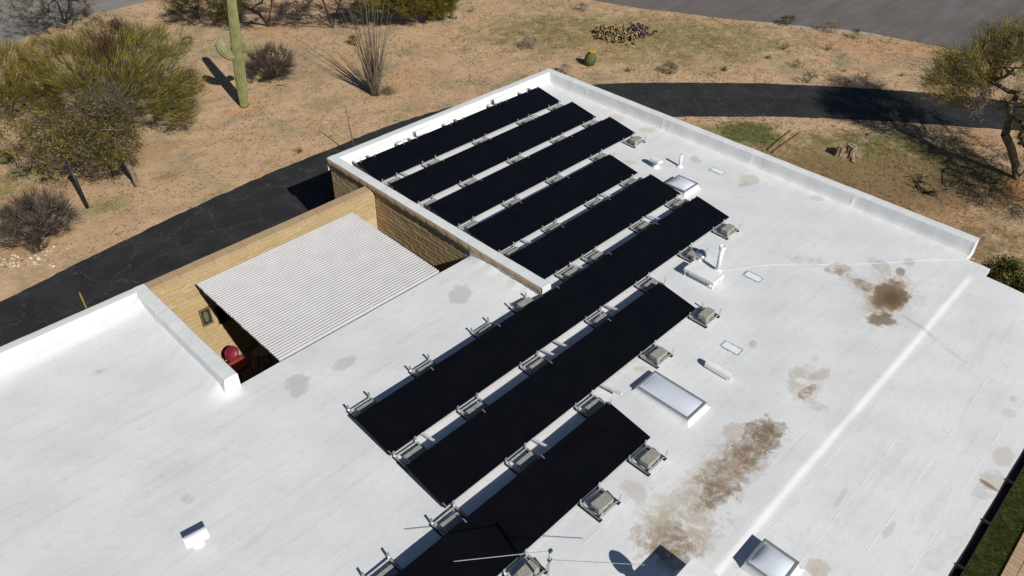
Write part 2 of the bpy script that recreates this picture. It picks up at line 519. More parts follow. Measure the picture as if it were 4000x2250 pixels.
M['cover'] = simple("patio_cover_paint", (0.49, 0.485, 0.49), 0.5, 0.35, var=0.04, scale=3)
M['gutter'] = simple("brown_gutter", (0.035, 0.022, 0.022), 0.5, 0.35, var=0.2, scale=4)
M['black'] = simple("black_paint", (0.018, 0.019, 0.025), 0.5, 0.35, var=0.25, scale=8)
M['patch_border'] = simple("grey_mastic", (0.33, 0.40, 0.42), 0.8, 0.2, var=0.2, scale=25)
M['patch'] = simple("patch_white", (0.78, 0.82, 0.85), 0.6, 0.3, var=0.03, scale=9)
M['galv'] = simple("galvanised_tube", (0.50, 0.51, 0.53), 0.4, 0.5, 0.7, var=0.1, scale=20)
M['teal'] = simple("teal_plastic", (0.010, 0.085, 0.075), 0.5, 0.4)
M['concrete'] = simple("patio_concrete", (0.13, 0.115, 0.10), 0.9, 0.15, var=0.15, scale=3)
M['paver'] = brick_material("paver", [(0.36, 0.26, 0.17), (0.42, 0.31, 0.21), (0.40, 0.28, 0.19), (0.45, 0.34, 0.24)])
M['sandjoint'] = simple("joint_sand", (0.27, 0.2, 0.13), 0.95, 0.1, var=0.1, scale=10)

def panel_material():
    t = NT("black_cells", 0.32, 0.18)
    tc = t.n("ShaderNodeTexCoord").outputs["Object"]
    sep = t.n("ShaderNodeSeparateXYZ")
    t.l(tc, sep.inputs[0])
    fx = t.math('ABSOLUTE', t.math('SUBTRACT', t.math('FRACT', t.math('MULTIPLY', sep.outputs[0], 1 / 0.0158)), 0.5))
    k = t.ramp(fx, 0.06, 0.02)
    n = t.noise(3, 3, 0.6)
    col = t.mix(t.ramp(n, 0.3, 0.7), (0.0022, 0.0026, 0.004), (0.0036, 0.004, 0.0058))
    col = t.mix(t.math('MULTIPLY', k, 0.30), col, (0.010, 0.012, 0.019))
    t.color(col)
    return t.m
M['cells'] = panel_material()
M['frame_black'] = simple("black_frame", (0.0032, 0.0034, 0.0045), 0.45, 0.12)

def dome_material():
    t = NT("acrylic_dome", 0.16, 0.5)
    t.color((0.60, 0.65, 0.71))
    t.b.inputs["Coat Weight"].default_value = 0.3
    return t.m
M['dome'] = dome_material()

# ------------------------------------------------------------------ terrain, roads, drive
rng = np.random.default_rng(7)
rnd = random.Random(11)

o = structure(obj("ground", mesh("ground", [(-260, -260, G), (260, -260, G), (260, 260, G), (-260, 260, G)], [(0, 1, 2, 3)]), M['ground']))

def resample(pts, step):
    pts = np.array([(p[0], p[1]) for p in pts], float)
    seg = np.linalg.norm(np.diff(pts, axis=0), axis=1)
    s = np.concatenate([[0], np.cumsum(seg)])
    n = max(2, int(s[-1] / step))
    t = np.linspace(0, s[-1], n)
    # smooth with Catmull-like averaging
    q = np.stack([np.interp(t, s, pts[:, i]) for i in (0, 1)], 1)
    for _ in range(6):
        q[1:-1] = (q[:-2] + 2 * q[1:-1] + q[2:]) / 4
    return q

def ragged(q, amp):
    d = np.gradient(q, axis=0)
    nrm = np.stack([-d[:, 1], d[:, 0]], 1)
    nrm /= np.linalg.norm(nrm, axis=1)[:, None] + 1e-9
    w = rng.normal(0, 1, len(q))
    w = 0.5 * w + 0.5 * np.convolve(rng.normal(0, 2.0, len(q) + 8), np.ones(9) / 9, 'valid')
    return q + nrm * (w * amp)[:, None]

def strip(name, A, B, z, thick, mat, step=0.18, amp=0.03):
    n = 600
    a = ragged(resample(A, step), amp)
    b = ragged(resample(B, step), amp)
    ta = np.linspace(0, 1, len(a))
    tb = np.linspace(0, 1, len(b))
    t = np.linspace(0, 1, max(len(a), len(b)))
    a = np.stack([np.interp(t, ta, a[:, i]) for i in (0, 1)], 1)
    b = np.stack([np.interp(t, tb, b[:, i]) for i in (0, 1)], 1)
    n = len(t)
    v = [(p[0], p[1], z) for p in a] + [(p[0], p[1], z) for p in b] + [(p[0], p[1], z - thick) for p in a] + [(p[0], p[1], z - thick) for p in b]
    f = []
    for i in range(n - 1):
        f += [(i, n + i, n + i + 1, i + 1), (i, i + 1, 2 * n + i + 1, 2 * n + i), (n + i + 1, n + i, 3 * n + i, 3 * n + i + 1)]
    ob = structure(obj(name, mesh(name, v, f), mat))
    return a, b

far = [(-40, 7.0), (-14, 7.5)] + [tuple(P(x, y)[:2]) for x, y in [(0, 1185), (182, 1094), (309, 1027), (497, 936), (701, 837), (845, 770), (1000, 701), (1189, 623), (1315, 575), (1465, 512), (1648, 449), (1800, 410), (2307, 333), (2428, 326), (2621, 323), (3000, 328), (3352, 345), (3628, 364), (3904, 393), (4000, 403)]] + [(25.6, -11.5), (28.5, -18), (33, -30)]
near = [(-40, 2.3), (-8.3, 2.2), (-2, 2.2), (-1.9, 3.9), (3, 4.3), (7, 4.2), (9.6, 3.6)] + [tuple(P(x, y)[:2]) for x, y in [(2645, 456), (3000, 456), (3186, 461), (3517, 477), (3904, 505), (4000, 512)]] + [(23, -12), (26, -18.5), (30, -30)]
DR_A, DR_B = strip("driveway", far, near, G + 0.022, 0.06, M['asphalt'])
redge = [(13, 31), (17.2, 19)] + [tuple(P(x, y)[:2]) for x, y in [(2355, 7), (2525, 36), (2670, 51), (2863, 77), (3000, 87), (3186, 108), (3352, 119), (3517, 152), (3683, 185)]] + [(27.6, -5.5), (29.5, -14), (33, -30)]
rout = [(p[0] + 11.5, p[1] + 3.0) for p in redge]
RD_A, RD_B = strip("street", rout, redge, G + 0.03, 0.06, M['road'], 0.3, 0.035)
r2 = [(-30, 17), (-12, 22.8), tuple(P(0, 205)[:2]), tuple(P(40, 172)[:2]), tuple(P(87, 154)[:2]), tuple(P(180, 112)[:2]), tuple(P(274, 77)[:2]), tuple(P(346, 58)[:2]), tuple(P(500, 25)[:2]), (3.9, 27.4), (10, 28.6), (13.5, 31.5)]
r2o = [(p[0] - 2.0, p[1] + 8.0) for p in r2]
R2_A, R2_B = strip("lane", r2o, r2, G + 0.014, 0.05, M['road2'], 0.3, 0.05)

# lawn strip, walkway of pavers
LAWN = (-20.0, 12.0, -13.27, -12.0)
structure(obj("lawn", mesh("lawn", [(LAWN[0], LAWN[2], G + 0.012), (LAWN[1], LAWN[2], G + 0.012), (LAWN[1], LAWN[3], G + 0.012), (LAWN[0], LAWN[3], G + 0.012)], [(0, 1, 2, 3)]), simple("lawn_soil", (0.045, 0.055, 0.016), 0.95, 0.1, var=0.4, scale=4)))
wk = structure(obj("walkway", mesh("walkway", [(-20, -14.9, G + 0.02), (12, -14.9, G + 0.02), (12, -13.28, G + 0.02), (-20, -13.28, G + 0.02)], [(0, 1, 2, 3)]), M['sandjoint']))
pvm = MB().box(-0.5, 0.5, -0.5, 0.5, 0, 1).mesh("paver")
pvm.materials.append(M['paver'])
for i in range(34):
    obj("paver", pvm, None, wk, (-0.45 + i * 0.107, -13.385, G + 0.021), rnd.uniform(-.01, .01), (0.101, 0.205, 0.03 + rnd.uniform(0, .004)))
for r in range(4):
    for i in range(17):
        obj("paver", pvm, None, wk, (-0.45 + i * 0.214 + (r % 2) * 0.107, -13.547 - r * 0.108, G + 0.021), rnd.uniform(-.01, .01), (0.207, 0.101, 0.03 + rnd.uniform(0, .004)))

# patio floor
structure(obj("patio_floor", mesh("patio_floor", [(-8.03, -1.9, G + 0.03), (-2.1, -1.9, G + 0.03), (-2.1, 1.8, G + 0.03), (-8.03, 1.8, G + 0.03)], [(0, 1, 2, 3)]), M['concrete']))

# ------------------------------------------------------------------ house
house = thing("house", "flat white-roofed house with low parapets and tan slump block walls", "house", (1.0, -4.0, G))
def hpart(name, m, mat, parent=None):
    o = obj(name, m, mat)
    p = parent or house
    o.parent = p
    if p is house:
        o.matrix_parent_inverse = Matrix.Translation(Vector(house.location)).inverted()
    return o

# --- roof deck as one height field with soft foam swells
YC, XW, XP = -1.75, -7.99, -2.17       # patio-side edge, wing wall, main block wall
XE, YE = 6.41, 3.66                    # outer lines of the far parapets
YD = -9.74                             # near end of the long parapet
YG = -12.53                            # eave with gutter
def roof_z(x, y):
    w = 0.006 * math.sin(1.3 * x + 0.7 * y) + 0.005 * math.sin(2.9 * y - 1.1 * x + 1) + 0.003 * math.sin(5.1 * x + 3.7 * y)
    z = w
    t = min(1, max(0, (5.45 - x) / 0.35))
    yr = y + 10.06 + 0.012 * math.sin(0.8 * x)
    u_ = min(1, max(0, (yr + 0.07) / 0.14))
    z -= 0.034 * t * (1 - u_ * u_ * (3 - 2 * u_))
    if y < -10.06:
        z -= 0.035 * (-10.06 - y)
    if x < XP + 0.02 and -4.3 < y < YC + 0.01 and x > -4.5:
        d = (XP - x)
        k = min(1, max(0, (y + 4.3) / 0.5)) * min(1, max(0, (YC - y) / 0.25))
        z += k * (0.11 + 0.016 * math.sin(7 * y) + 0.010 * math.sin(17 * y)) * math.exp(-max(0, d) / 0.16)
    if x < XW and y > -2.0:
        d = max(0, -8.28 - x)
        k = min(1, max(0, (y + 1.95) / 0.35))
        z += k * 0.16 * math.exp(-(d / 0.17))
        d = max(0, 1.52 - y)
        z += 0.12 * math.exp(-d / 0.16)
    if x > XP and y > -4.3:
        z += 0.06 * math.exp(-max(0, 3.3 - y) / 0.25)
    return z

def axis(brks, step):
    out = []
    for a, b in zip(brks[:-1], brks[1:]):
        n = max(1, int(round((b - a) / step)))
        out += list(np.linspace(a, b, n, endpoint=False))
    return out + [brks[-1]]

gx = axis([-19, XW, XP, XP + 0.08, 5.58, 5.94, XE - 0.03], 0.085)
gy = axis([YG, -10.45], 0.09)[:-1] + axis([-10.45, -10.27, YD], 0.03)[:-1] + axis([YD, YC, 1.80, YE - 0.03], 0.075)
def inside(x, y):
    if y < YC:
        if y < -10.27:
            return x < 5.58
        if y < YD:
            return x < 5.94
        return True
    if x > XP + 0.08:
        return True
    return x < XW and y < 1.80
nx, ny = len(gx), len(gy)
vid = {}
rv, rf = [], []
def vert(i, j):
    if (i, j) not in vid:
        vid[(i, j)] = len(rv)
        rv.append((gx[i], gy[j], roof_z(gx[i], gy[j])))
    return vid[(i, j)]
cell = [[inside((gx[i] + gx[i + 1]) / 2, (gy[j] + gy[j + 1]) / 2) for j in range(ny - 1)] for i in range(nx - 1)]
edges = []
for i in range(nx - 1):
    for j in range(ny - 1):
        if not cell[i][j]:
            continue
        rf.append((vert(i, j), vert(i + 1, j), vert(i + 1, j + 1), vert(i, j + 1)))
        for (di, dj, a, b) in ((0, -1, (i, j), (i + 1, j)), (1, 0, (i + 1, j), (i + 1, j + 1)), (0, 1, (i + 1, j + 1), (i, j + 1)), (-1, 0, (i, j + 1), (i, j))):
            ii, jj = i + di, j + dj
            if not (0 <= ii < nx - 1 and 0 <= jj < ny - 1 and cell[ii][jj]):
                edges.append((a, b))
low = {}
def lowv(k):
    if k not in low:
        low[k] = len(rv)
        x, y, z = rv[vid[k]]
        rv.append((x, y, z - 0.11))
    return low[k]
for a, b in edges:
    rf.append((vid[a], lowv(a), lowv(b), vid[b]))
rm = mesh("roof", rv, rf, True)
sharp(rm, 40)
roof = hpart("roof", rm, M['roof'])

# --- parapets: foam-coated, soft foot, wavering edges
def parapet(p0, p1, inward, h, seed, skirt=0.16, wide=0.23, foot=0.36, endcap=(True, True), overhang=0.02, bulge=1.0, endtaper=0.0):
    p0, p1, n = Vector((*p0, 0)), Vector((*p1, 0)), Vector((*inward, 0))
    L = (p1 - p0).length
    d = (p1 - p0) / L
    N = int(L / 0.05)
    prof = [(0.03, h - skirt - 0.004), (-overhang, h - skirt), (-overhang - 0.004, h - 0.02), (-overhang + 0.012, h - 0.002), (wide * 0.5, h + 0.006), (wide - 0.02, h), (wide, h - 0.02),
            (wide + 0.015, h * 0.72), (wide + 0.03, h * 0.42), (wide + 0.05, h * 0.2), (wide + 0.09, h * 0.075), (wide + foot * 0.55, 0.012), (wide + foot, -0.03)]
    R = random.Random(seed)
    ph = [R.uniform(0, 6.28) for _ in range(12)]
    v, f = [], []
    m = len(prof)
    for i in range(N + 1):
        s = L * i / N
        w = 0.5 * math.sin(s * 1.7 + ph[0]) + 0.35 * math.sin(s * 4.3 + ph[1]) + 0.3 * math.sin(s * 9.1 + ph[2])
        w2 = 0.5 * math.sin(s * 2.3 + ph[3]) + 0.4 * math.sin(s * 6.1 + ph[4]) + 0.35 * math.sin(s * 13.7 + ph[5])
        for k, (dd, z) in enumerate(prof):
            a = 0.0025 if k < 7 else 0.009 * bulge
            e = 1.0
            dz = 0.003 * w2 if 1 < k < 8 else (0.005 * w2 * bulge if k < 12 else 0)
            if 7 <= k < 11:
                sm_ = (s + ph[6]) % 2.9
                dd = dd + 0.016 * math.exp(-((sm_ - 1.2) / 0.035) ** 2) + 0.008 * math.exp(-((sm_ - 1.32) / 0.03) ** 2)
            if endtaper and k >= 7:
                te = max(0, 1 - (L - s) / endtaper)
                dd = dd - te * (dd - wide - 0.01) * 0.6
            q = p0 + d * s + n * (dd + a * w)
            v.append((q.x, q.y, z + dz))
    for i in range(N):
        for k in range(m - 1):
            a, b = i * m + k, i * m + k + 1
            c, e = (i + 1) * m + k + 1, (i + 1) * m + k
            f.append((a, e, c, b))
    for end, s0, sg in ((0, 0.0, -1), (N, L, 1)):
        b0 = len(v)
        for k, (dd, z) in enumerate(prof):
            q = p0 + d * (s0 + sg * (0.012 if k < 4 else 0.035)) + n * min(dd, wide + 0.12)
            v.append((q.x, q.y, min(z, -0.03) if k else h - skirt - 0.004))
        for k in range(m - 1):
            f.append((end * m + k, end * m + k + 1, b0 + k + 1, b0 + k))
    me = mesh("parapet", v, f, True)
    import bmesh
    bm = bmesh.new()
    bm.from_mesh(me)
    bmesh.ops.recalc_face_normals(bm, faces=bm.faces)
    bm.to_mesh(me)
    bm.free()
    sharp(me, 28)
    return hpart("parapet", me, M['roof'])

HP = 0.352
parapet((XE, YD), (XE, YE), (-1, 0), HP, 1)                       # long far side
parapet((XE - 0.004, YE), (XP + 0.10, YE), (0, -1), HP - 0.003, 2, foot=0.30)   # back side with the barrel vents
parapet((XP - 0.02, YE - 0.004), (XP - 0.02, -3.97), (1, 0), HP + 0.003, 3, skirt=0.05, wide=0.25, overhang=0.004)     # above the block wall
parapet((-19, 1.83), (XW + 0.0, 1.83), (0, -1), HP, 4, skirt=0.16, wide=0.20, foot=0.42)
parapet((XW, 1.835), (XW, -1.82), (-1, 0), HP + 0.004, 5, skirt=0.10, wide=0.24, foot=0.5, bulge=0.8)
# --- walls under the roof (cores), bricks laid in front of them where they show
core = MB()
core.box(XP + 0.034, XE - 0.06, YD + 0.05, YE - 0.06, G - 0.05, -0.115)
core.box(XP + 0.0345, XP + 0.22, -1.9, YE - 0.06, -0.12, 0.285)
wall_main = hpart("wall", core.mesh("wall"), M['dark_mortar'])
core = MB()
core.box(-19, XP + 0.02, -9.85, YC - 0.12, G - 0.05, -0.115)
core.box(-19, 5.3, -12.1, -9.86, G - 0.05, -0.30)
core.box(XP + 0.03, 5.3, -9.855, YD + 0.04, G - 0.05, -0.116)
hpart("wall", core.mesh("wall"), M['paint_wall'])
core = MB().box(-19, XW - 0.07, YC - 0.11, 1.76, G - 0.05, -0.117)
hpart("wall", core.mesh("wall"), M['paint_wall'])

def brick_variants(name, mat, n=6, seed=3):
    out = []
    R = random.Random(seed)
    for k in range(n):
        # front face towards -y (unit brick: x -.5...5, y 0...1 depth, z -.5...5), slumped and bulging
        v, f = [], []
        cols, rws = 5, 3
        for j in range(rws):
            for i in range(cols):
                x = -0.5 + i / (cols - 1)
                z = -0.5 + j / (rws - 1)
                edge = i in (0, cols - 1) or j in (0, rws - 1)
                y = 0.20 + R.uniform(-0.08, 0.08) if edge else R.uniform(-0.06, 0.08)
                v.append((x + (R.uniform(-.012, .012) if edge else 0), y, z + (R.uniform(-.05, .05) if edge else 0)))
        for j in range(rws - 1):
            for i in range(cols - 1):
                a = j * cols + i
                f.append((a, a + 1, a + cols + 1, a + cols))
        ring = [0, 1, 2, 3, 4, 9, 14, 13, 12, 11, 10, 5]
        b = len(v)
        for q in ring:
            v.append((v[q][0], 1.0, v[q][2]))
        for q in range(12):
            f.append((ring[q], b + q, b + (q + 1) % 12, ring[(q + 1) % 12]))
        m = mesh(name, v, f, True)
        sharp(m, 50)
        m.materials.append(mat)
        out.append(m)
    return out

BV = brick_variants("brick", M['brick'], 6, 3)
BV2 = brick_variants("brick", M['brick2'], 6, 8)
BL, BH = 0.37, 0.118

def lay(parent, variants, fixed, a0, a1, z0, z1, axis_, keep, depth=0.042, capz=None, name="brick"):
    """running bond on a vertical face; axis_ 'x' (face towards -y at y=fixed) or 'y' (face towards -x at x=fixed)"""
    r = 0
    z = z1
    cnt = 0
    while z - BH > z0 - 0.02:
        zc = z - BH / 2
        s = a0 - (BL / 2 if r % 2 else 0)
        while s < a1 - 0.02:
            b0, b1 = max(s, a0), min(s + BL, a1)
            s += BL
            if b1 - b0 < 0.05:
                continue
            cc = (b0 + b1) / 2
            if not keep(cc, zc):
                continue
            L = b1 - b0 - 0.012
            m = variants[rnd.randrange(len(variants))]
            off = rnd.uniform(-0.004, 0.006)
            if axis_ == 'x':
                ob = obj(name, m, None, parent, (cc, fixed + off, zc), 0, (L, depth, BH - 0.013))
            else:
                ob = obj(name, m, None, parent, (fixed + off, cc, zc), -math.pi / 2, (L, depth, BH - 0.013))
            cnt += 1
        z -= BH
        r += 1
    return cnt

n1 = lay(wall_main, BV2, XP + 0.015, YC - 0.1, YE - 0.03, G, 0.178, 'y', lambda y, z: (y > 1.9) or (z > -1.22))
# projecting top course under the white cap
top = brick_variants("brick", M['cap_brick'], 4, 12)
s = -3.93
while s < YE - 0.1:
    b1 = min(s + BL, YE - 0.02)
    obj("brick", top[rnd.randrange(4)], None, wall_main, (XP - 0.052 + rnd.uniform(-.003, .003), (s + b1) / 2, 0.238), -math.pi / 2, (b1 - s - 0.012, 0.09, 0.112))
    s += BL
# flashing skirt where the lower roof meets the wall head
hpart("flashing", MB().box(XP + 0.0, XP + 0.06, -3.95, YC + 0.02, 0.02, 0.178).mesh("flashing"), M['white_metal'])

# fascia and gutter along the eave
hpart("fascia", MB().box(-19, 5.57, YG + 0.02, YG + 0.06, -0.42, -0.20).mesh("fascia"), M['gutter'])
gp = [(0.012, -0.085), (0.012, -0.19), (0.10, -0.19), (0.13, -0.13), (0.13, -0.08), (0.118, -0.08), (0.118, -0.125), (0.095, -0.175), (0.02, -0.175), (0.02, -0.085)]
gv = [(x, YG - a, z - 0.02) for x in (-19, 5.55) for a, z in gp]
k = len(gp)
gm = mesh("gutter", gv, [(i, (i + 1) % k, k + (i + 1) % k, k + i) for i in range(k)] + [tuple(range(k)), tuple(range(2 * k - 1, k - 1, -1))])
gut = hpart("gutter", gm, M['gutter'])
jm = MB().box(-0.02, 0.02, YG - 0.137, YG - 0.01, -0.215, -0.093).mesh("gutter_joint")
for i in range(16):
    obj("gutter_joint", jm, M['gutter'], gut, (-12.3 + i * 1.12, 0, 0))

# ------------------------------------------------------------------ courtyard wall
cw = thing("courtyard_wall", "sunlit tan slump block wall closing the patio along the driveway", "wall", (-5.1, 1.86, G))
def cpart(name, m, mat):
    o = obj(name, m, mat, cw)
    o.matrix_parent_inverse = Matrix.Translation(Vector(cw.location)).inverted()
    return o
wc = cpart("wall_core", MB().box(-8.04, XP + 0.01, 1.759, 1.965, G - 0.05, 0.135).mesh("wall_core"), M['mortar'])
n2 = lay(wc, BV, 1.745, -8.03, XP - 0.01, G, 0.136, 'x', lambda x, z: z > -0.55 or x < -6.35)
n3 = 0
capm = []
for kk in range(4):
    R = random.Random(50 + kk)
    v = [(x, y, z + R.uniform(-.015, .015) * (z > 0)) for z in (0, 1) for y in (-0.5, 0, 0.5) for x in (-0.5, 0.5)]
    f = [(0, 1, 7, 6), (4, 10, 11, 5), (6, 7, 9, 8), (8, 9, 11, 10), (0, 6, 8, 2), (2, 8, 10, 4), (1, 3, 9, 7), (3, 5, 11, 9), (0, 2, 3, 1), (2, 4, 5, 3)]
    m = mesh("cap_block", v, f)
    m.materials.append(M['cap_brick'])
    capm.append(m)
s = -8.03
while s < XP - 0.15:
    L = min(0.385, XP - 0.02 - s)
    ob = obj("cap_block", capm[rnd.randrange(4)], None, wc, (s + L / 2, 1.868 + rnd.uniform(-.006, .006), 0.137), rnd.uniform(-.012, .012), (L - 0.005, 0.25, 0.10))
    s += 0.385
print("bricks", n1, n2)

# ------------------------------------------------------------------ patio cover: interlocking pans
pc = thing("patio_cover", "off-white ribbed metal patio cover between the block wall and roof edge", "patio cover", (-5.05, -0.1, G))
X0, X1, Y0, Y1 = -7.07, -3.02, -1.665, 1.515
NR = 42
pit = (Y1 - Y0) / NR
Lr = X1 - X0
pr = []
for a in range(9):
    t_ = math.pi * a / 8
    pr.append((-math.cos(t_) * pit * 0.39, 0.003 + 0.030 * math.sin(t_) ** 0.8))
pr = [(-pit * 0.5, -0.014), (-pit * 0.43, -0.014)] + pr + [(pit * 0.43, -0.014), (pit * 0.492, -0.014)]
v = [(x, y, z) for x in (-Lr / 2, Lr / 2) for y, z in pr] + [(x, y, z - 0.006) for x in (-Lr / 2, Lr / 2) for y, z in pr]
k = len(pr)
f = [(i, k + i, k + i + 1, i + 1) for i in range(k - 1)] + [(2 * k + i + 1, 3 * k + i + 1, 3 * k + i, 2 * k + i) for i in range(k - 1)]
f += [(i + 1, 2 * k + i + 1, 2 * k + i, i) for i in range(k - 1)] + [(k + i, 3 * k + i, 3 * k + i + 1, k + i + 1) for i in range(k - 1)]
rib = mesh("rib", v, f, True)
sharp(rib, 50)
rib.materials.append(M['cover'])
for i in range(NR):
    t_ = (i + 0.5) / NR
    obj("rib", rib, None, pc, (rnd.uniform(-.006, .006), Y0 + pit * (i + 0.5) + 0.1, -G - 0.045 + 0.065 * t_))
obj("beam", MB().box(-Lr / 2 + 0.05, Lr / 2 - 0.05, 1.38, 1.45, -G - 0.19, -G - 0.02).mesh("beam"), M['paint_wall'], pc)
obj("beam", MB().box(-Lr / 2 + 0.05, Lr / 2 - 0.05, -0.06, 0.01, -G - 0.2, -G - 0.03).mesh("beam"), M['paint_wall'], pc)
obj("ledger", MB().box(-Lr / 2 + 0.05, Lr / 2 - 0.05, -1.72, -1.655, -G - 0.2, -G - 0.062).mesh("ledger"), M['paint_wall'], pc)
for x in (0.2, Lr / 2 - 0.3):
    obj("post", MB().box(x - 0.045, x + 0.045, 1.375, 1.455, 0.03, -G - 0.19).mesh("post"), M['paint_wall'], pc)

# ------------------------------------------------------------------ courtyard things
art = thing("wall_plaque", "small dark-framed plaque with mottled green oval hanging on the block wall", "plaque", (-6.99, 1.735, -1.28))
obj("frame", MB().box(-.125, -.09, -.035, 0, 0, .46).box(.09, .125, -.035, 0, 0, .46).box(-.09, .09, -.035, 0, 0, .035).box(-.09, .09, -.035, 0, .425, .46).mesh("frame"), simple("plaque_wood", (0.14, 0.105, 0.055), 0.6, 0.3, var=0.2, scale=20), art)
obj("backing", MB().box(-.09, .09, -.012, -.002, .035, .425).mesh("backing"), simple("plaque_dark", (0.022, 0.018, 0.013), 0.6, 0.3), art)
ov = MB()
ring = [(0.055 * math.copysign(abs(math.cos(a)) ** 0.7, math.cos(a)), 0.23 + 0.145 * math.copysign(abs(math.sin(a)) ** 0.7, math.sin(a))) for a in [2 * math.pi * q / 24 for q in range(24)]]
ov.add([(x, -.022, z) for x, z in ring] + [(x, -.013, z) for x, z in ring], [tuple(range(24))] + [(i, 24 + i, 24 + (i + 1) % 24, (i + 1) % 24) for i in range(24)])
obj("oval_panel", ov.mesh("oval_panel"), simple("oval_green", (0.13, 0.135, 0.065), 0.5, 0.3, var=0.5, scale=45), art)
wn_ = thing("patio_window", "dark window in the shaded block wall under the patio cover", "window", (-6.58, 1.735, -1.43))
obj("frame", MB().box(-.17, -.14, -.02, 0.0, 0, .5).box(.14, .17, -.02, 0.0, 0, .5).box(-.14, .14, -.02, 0, 0, .03).box(-.14, .14, -.02, 0, .47, .5).mesh("frame"), M['gutter'], wn_)
obj("pane", MB().box(-.14, .14, -.008, 0.0, .03, .47).mesh("pane"), M['frame_black'], wn_)

ch = thing("patio_chair", "red rounded patio chair with salmon seat beside the block wall", "chair", (-6.78, 1.10, G + 0.03), math.radians(12))
ch.scale = (0.86, 0.86, 0.86)
red = simple("glossy_red", (0.17, 0.015, 0.030), 0.35, 0.4, var=0.15, scale=9)
salm = simple("salmon_cushion", (0.30, 0.062, 0.045), 0.85, 0.15, var=0.15, scale=12, bump=0.3)
sv = []
ns = 20
outl = []
for q in range(ns):
    a = 2 * math.pi * q / ns
    x, y = 0.25 * math.copysign(abs(math.cos(a)) ** 0.6, math.cos(a)), 0.25 * math.copysign(abs(math.sin(a)) ** 0.75, math.sin(a))
    outl.append((x, y))
sm = MB()
lv = [(1.0, 0.36), (1.04, 0.39), (1.03, 0.425), (0.93, 0.45), (0.6, 0.462), (0.05, 0.465)]
for r_, z_ in lv:
    sm.v += [(x * r_, y * r_, z_) for x, y in outl]
for i in range(len(lv) - 1):
    sm.f += [(i * ns + q, i * ns + (q + 1) % ns, (i + 1) * ns + (q + 1) % ns, (i + 1) * ns + q) for q in range(ns)]
sm.f += [tuple(range(ns - 1, -1, -1)), tuple((len(lv) - 1) * ns + q for q in range(ns))]
obj("seat", sm.mesh("seat", True), salm, ch)
# scooped round backrest
bk = MB()
nr, na = 6, 24
for side in (0, 1):
    for i in range(nr + 1):
        for q in range(na):
            a = 2 * math.pi * q / na
            r_ = i / nr
            x, z = 0.21 * r_ * math.cos(a), 0.19 * r_ * math.sin(a)
            y = 0.02 * (1 - side) - (0.075 * (r_ ** 2)) + 0.012
            bk.v.append((x, 0.27 + y + z * 0.35, 0.68 + z))
off = (nr + 1) * na
for i in range(nr):
    for q in range(na):
        a, b, c, d = i * na + q, i * na + (q + 1) % na, (i + 1) * na + (q + 1) % na, (i + 1) * na + q
        bk.f += [(a, d, c, b), (off + a, off + b, off + c, off + d)]
for q in range(na):
    a, b = nr * na + q, nr * na + (q + 1) % na
    bk.f.append((a, off + a, off + b, b))
obj("backrest", bk.mesh("backrest", True), red, ch)
for sx in (-1, 1):
    obj("leg", MB().tube([(sx * 0.2, -0.2, 0), (sx * 0.17, -0.17, 0.38)], 0.014, 6).mesh("leg"), M['black'], ch)
    obj("leg", MB().tube([(sx * 0.2, 0.26, 0), (sx * 0.17, 0.18, 0.38), (sx * 0.14, 0.27, 0.62)], 0.014, 6).mesh("leg"), M['black'], ch)
tb = thing("side_table", "small dark round side table in the shade beside the red chair", "table", (-6.25, 0.95, G + 0.03))
obj("tabletop", MB().lathe([(0.19, 0.50), (0.21, 0.505), (0.21, 0.525), (0.19, 0.53)], 24).mesh("tabletop"), simple("table_stone", (0.2, 0.17, 0.13), 0.6, 0.3, var=0.2), tb)
for q in range(3):
    a = 2.1 * q
    obj("leg", MB().tube([(0.17 * math.cos(a), 0.17 * math.sin(a), 0), (0.10 * math.cos(a), 0.10 * math.sin(a), 0.5)], 0.012, 6).mesh("leg"), M['black'], tb)

# ------------------------------------------------------------------ solar array
PL, PW, TILT, ZL = 1.72, 0.9650, math.radians(9.9), 0.1005
GAP = 0.02
ROW_X = [5.238, 5.205, 5.237, 3.460, 3.400, 3.353, -0.175, -3.670]      # right-hand end of each row
ROW_Y = [2.102, 0.670, -0.753, -2.181, -3.582, -5.034, -6.450, -7.858]  # low edge
ROW_N = [4, 4, 4, 3, 3, 6, 4, 4]
ORD = ["first", "second", "third", "fourth", "fifth", "sixth", "seventh", "eighth"]
CW = PW * math.cos(TILT)
# panel local frame: origin at low edge centre, x along the row, y up the slope
T = 0.035
fr = MB()
fw = 0.017
PL += 0.0175
fr.box(-PL / 2, PL / 2, 0, fw, -T, 0.001).box(-PL / 2, PL / 2, PW - fw, PW, -T, 0.001).box(-PL / 2, -PL / 2 + fw, fw, PW - fw, -T, 0.001).box(PL / 2 - fw, PL / 2, fw, PW - fw, -T, 0.001)
fr_m = fr.mesh("frame")
fr_m.materials.append(M['frame_black'])
gl_m = MB().box(-PL / 2 + fw, PL / 2 - fw, fw, PW - fw, -0.007, -0.001).mesh("glass")
gl_m.materials.append(M['cells'])
lip_m = MB().box(-PL / 2, PL / 2, -0.0035, 0.0, -T, -0.012).mesh("edge_trim")
lip_m.materials.append(M['alum'])
cl_m = MB().box(-0.011, 0.011, -0.036, 0.036, 0.0015, 0.006).box(-0.006, 0.006, 0.03, 0.05, -0.03, 0.004).mesh("clamp")
cl_m.materials.append(M['alum'])
ROWNAME = ["row touching the barrel-vent parapet", "second row from the barrel-vent parapet", "third row from the barrel-vent parapet", "fourth row from the barrel-vent parapet",
           "fifth row from the barrel-vent parapet", "long six-panel row", "row beside the long skylight", "row under the aerial"]
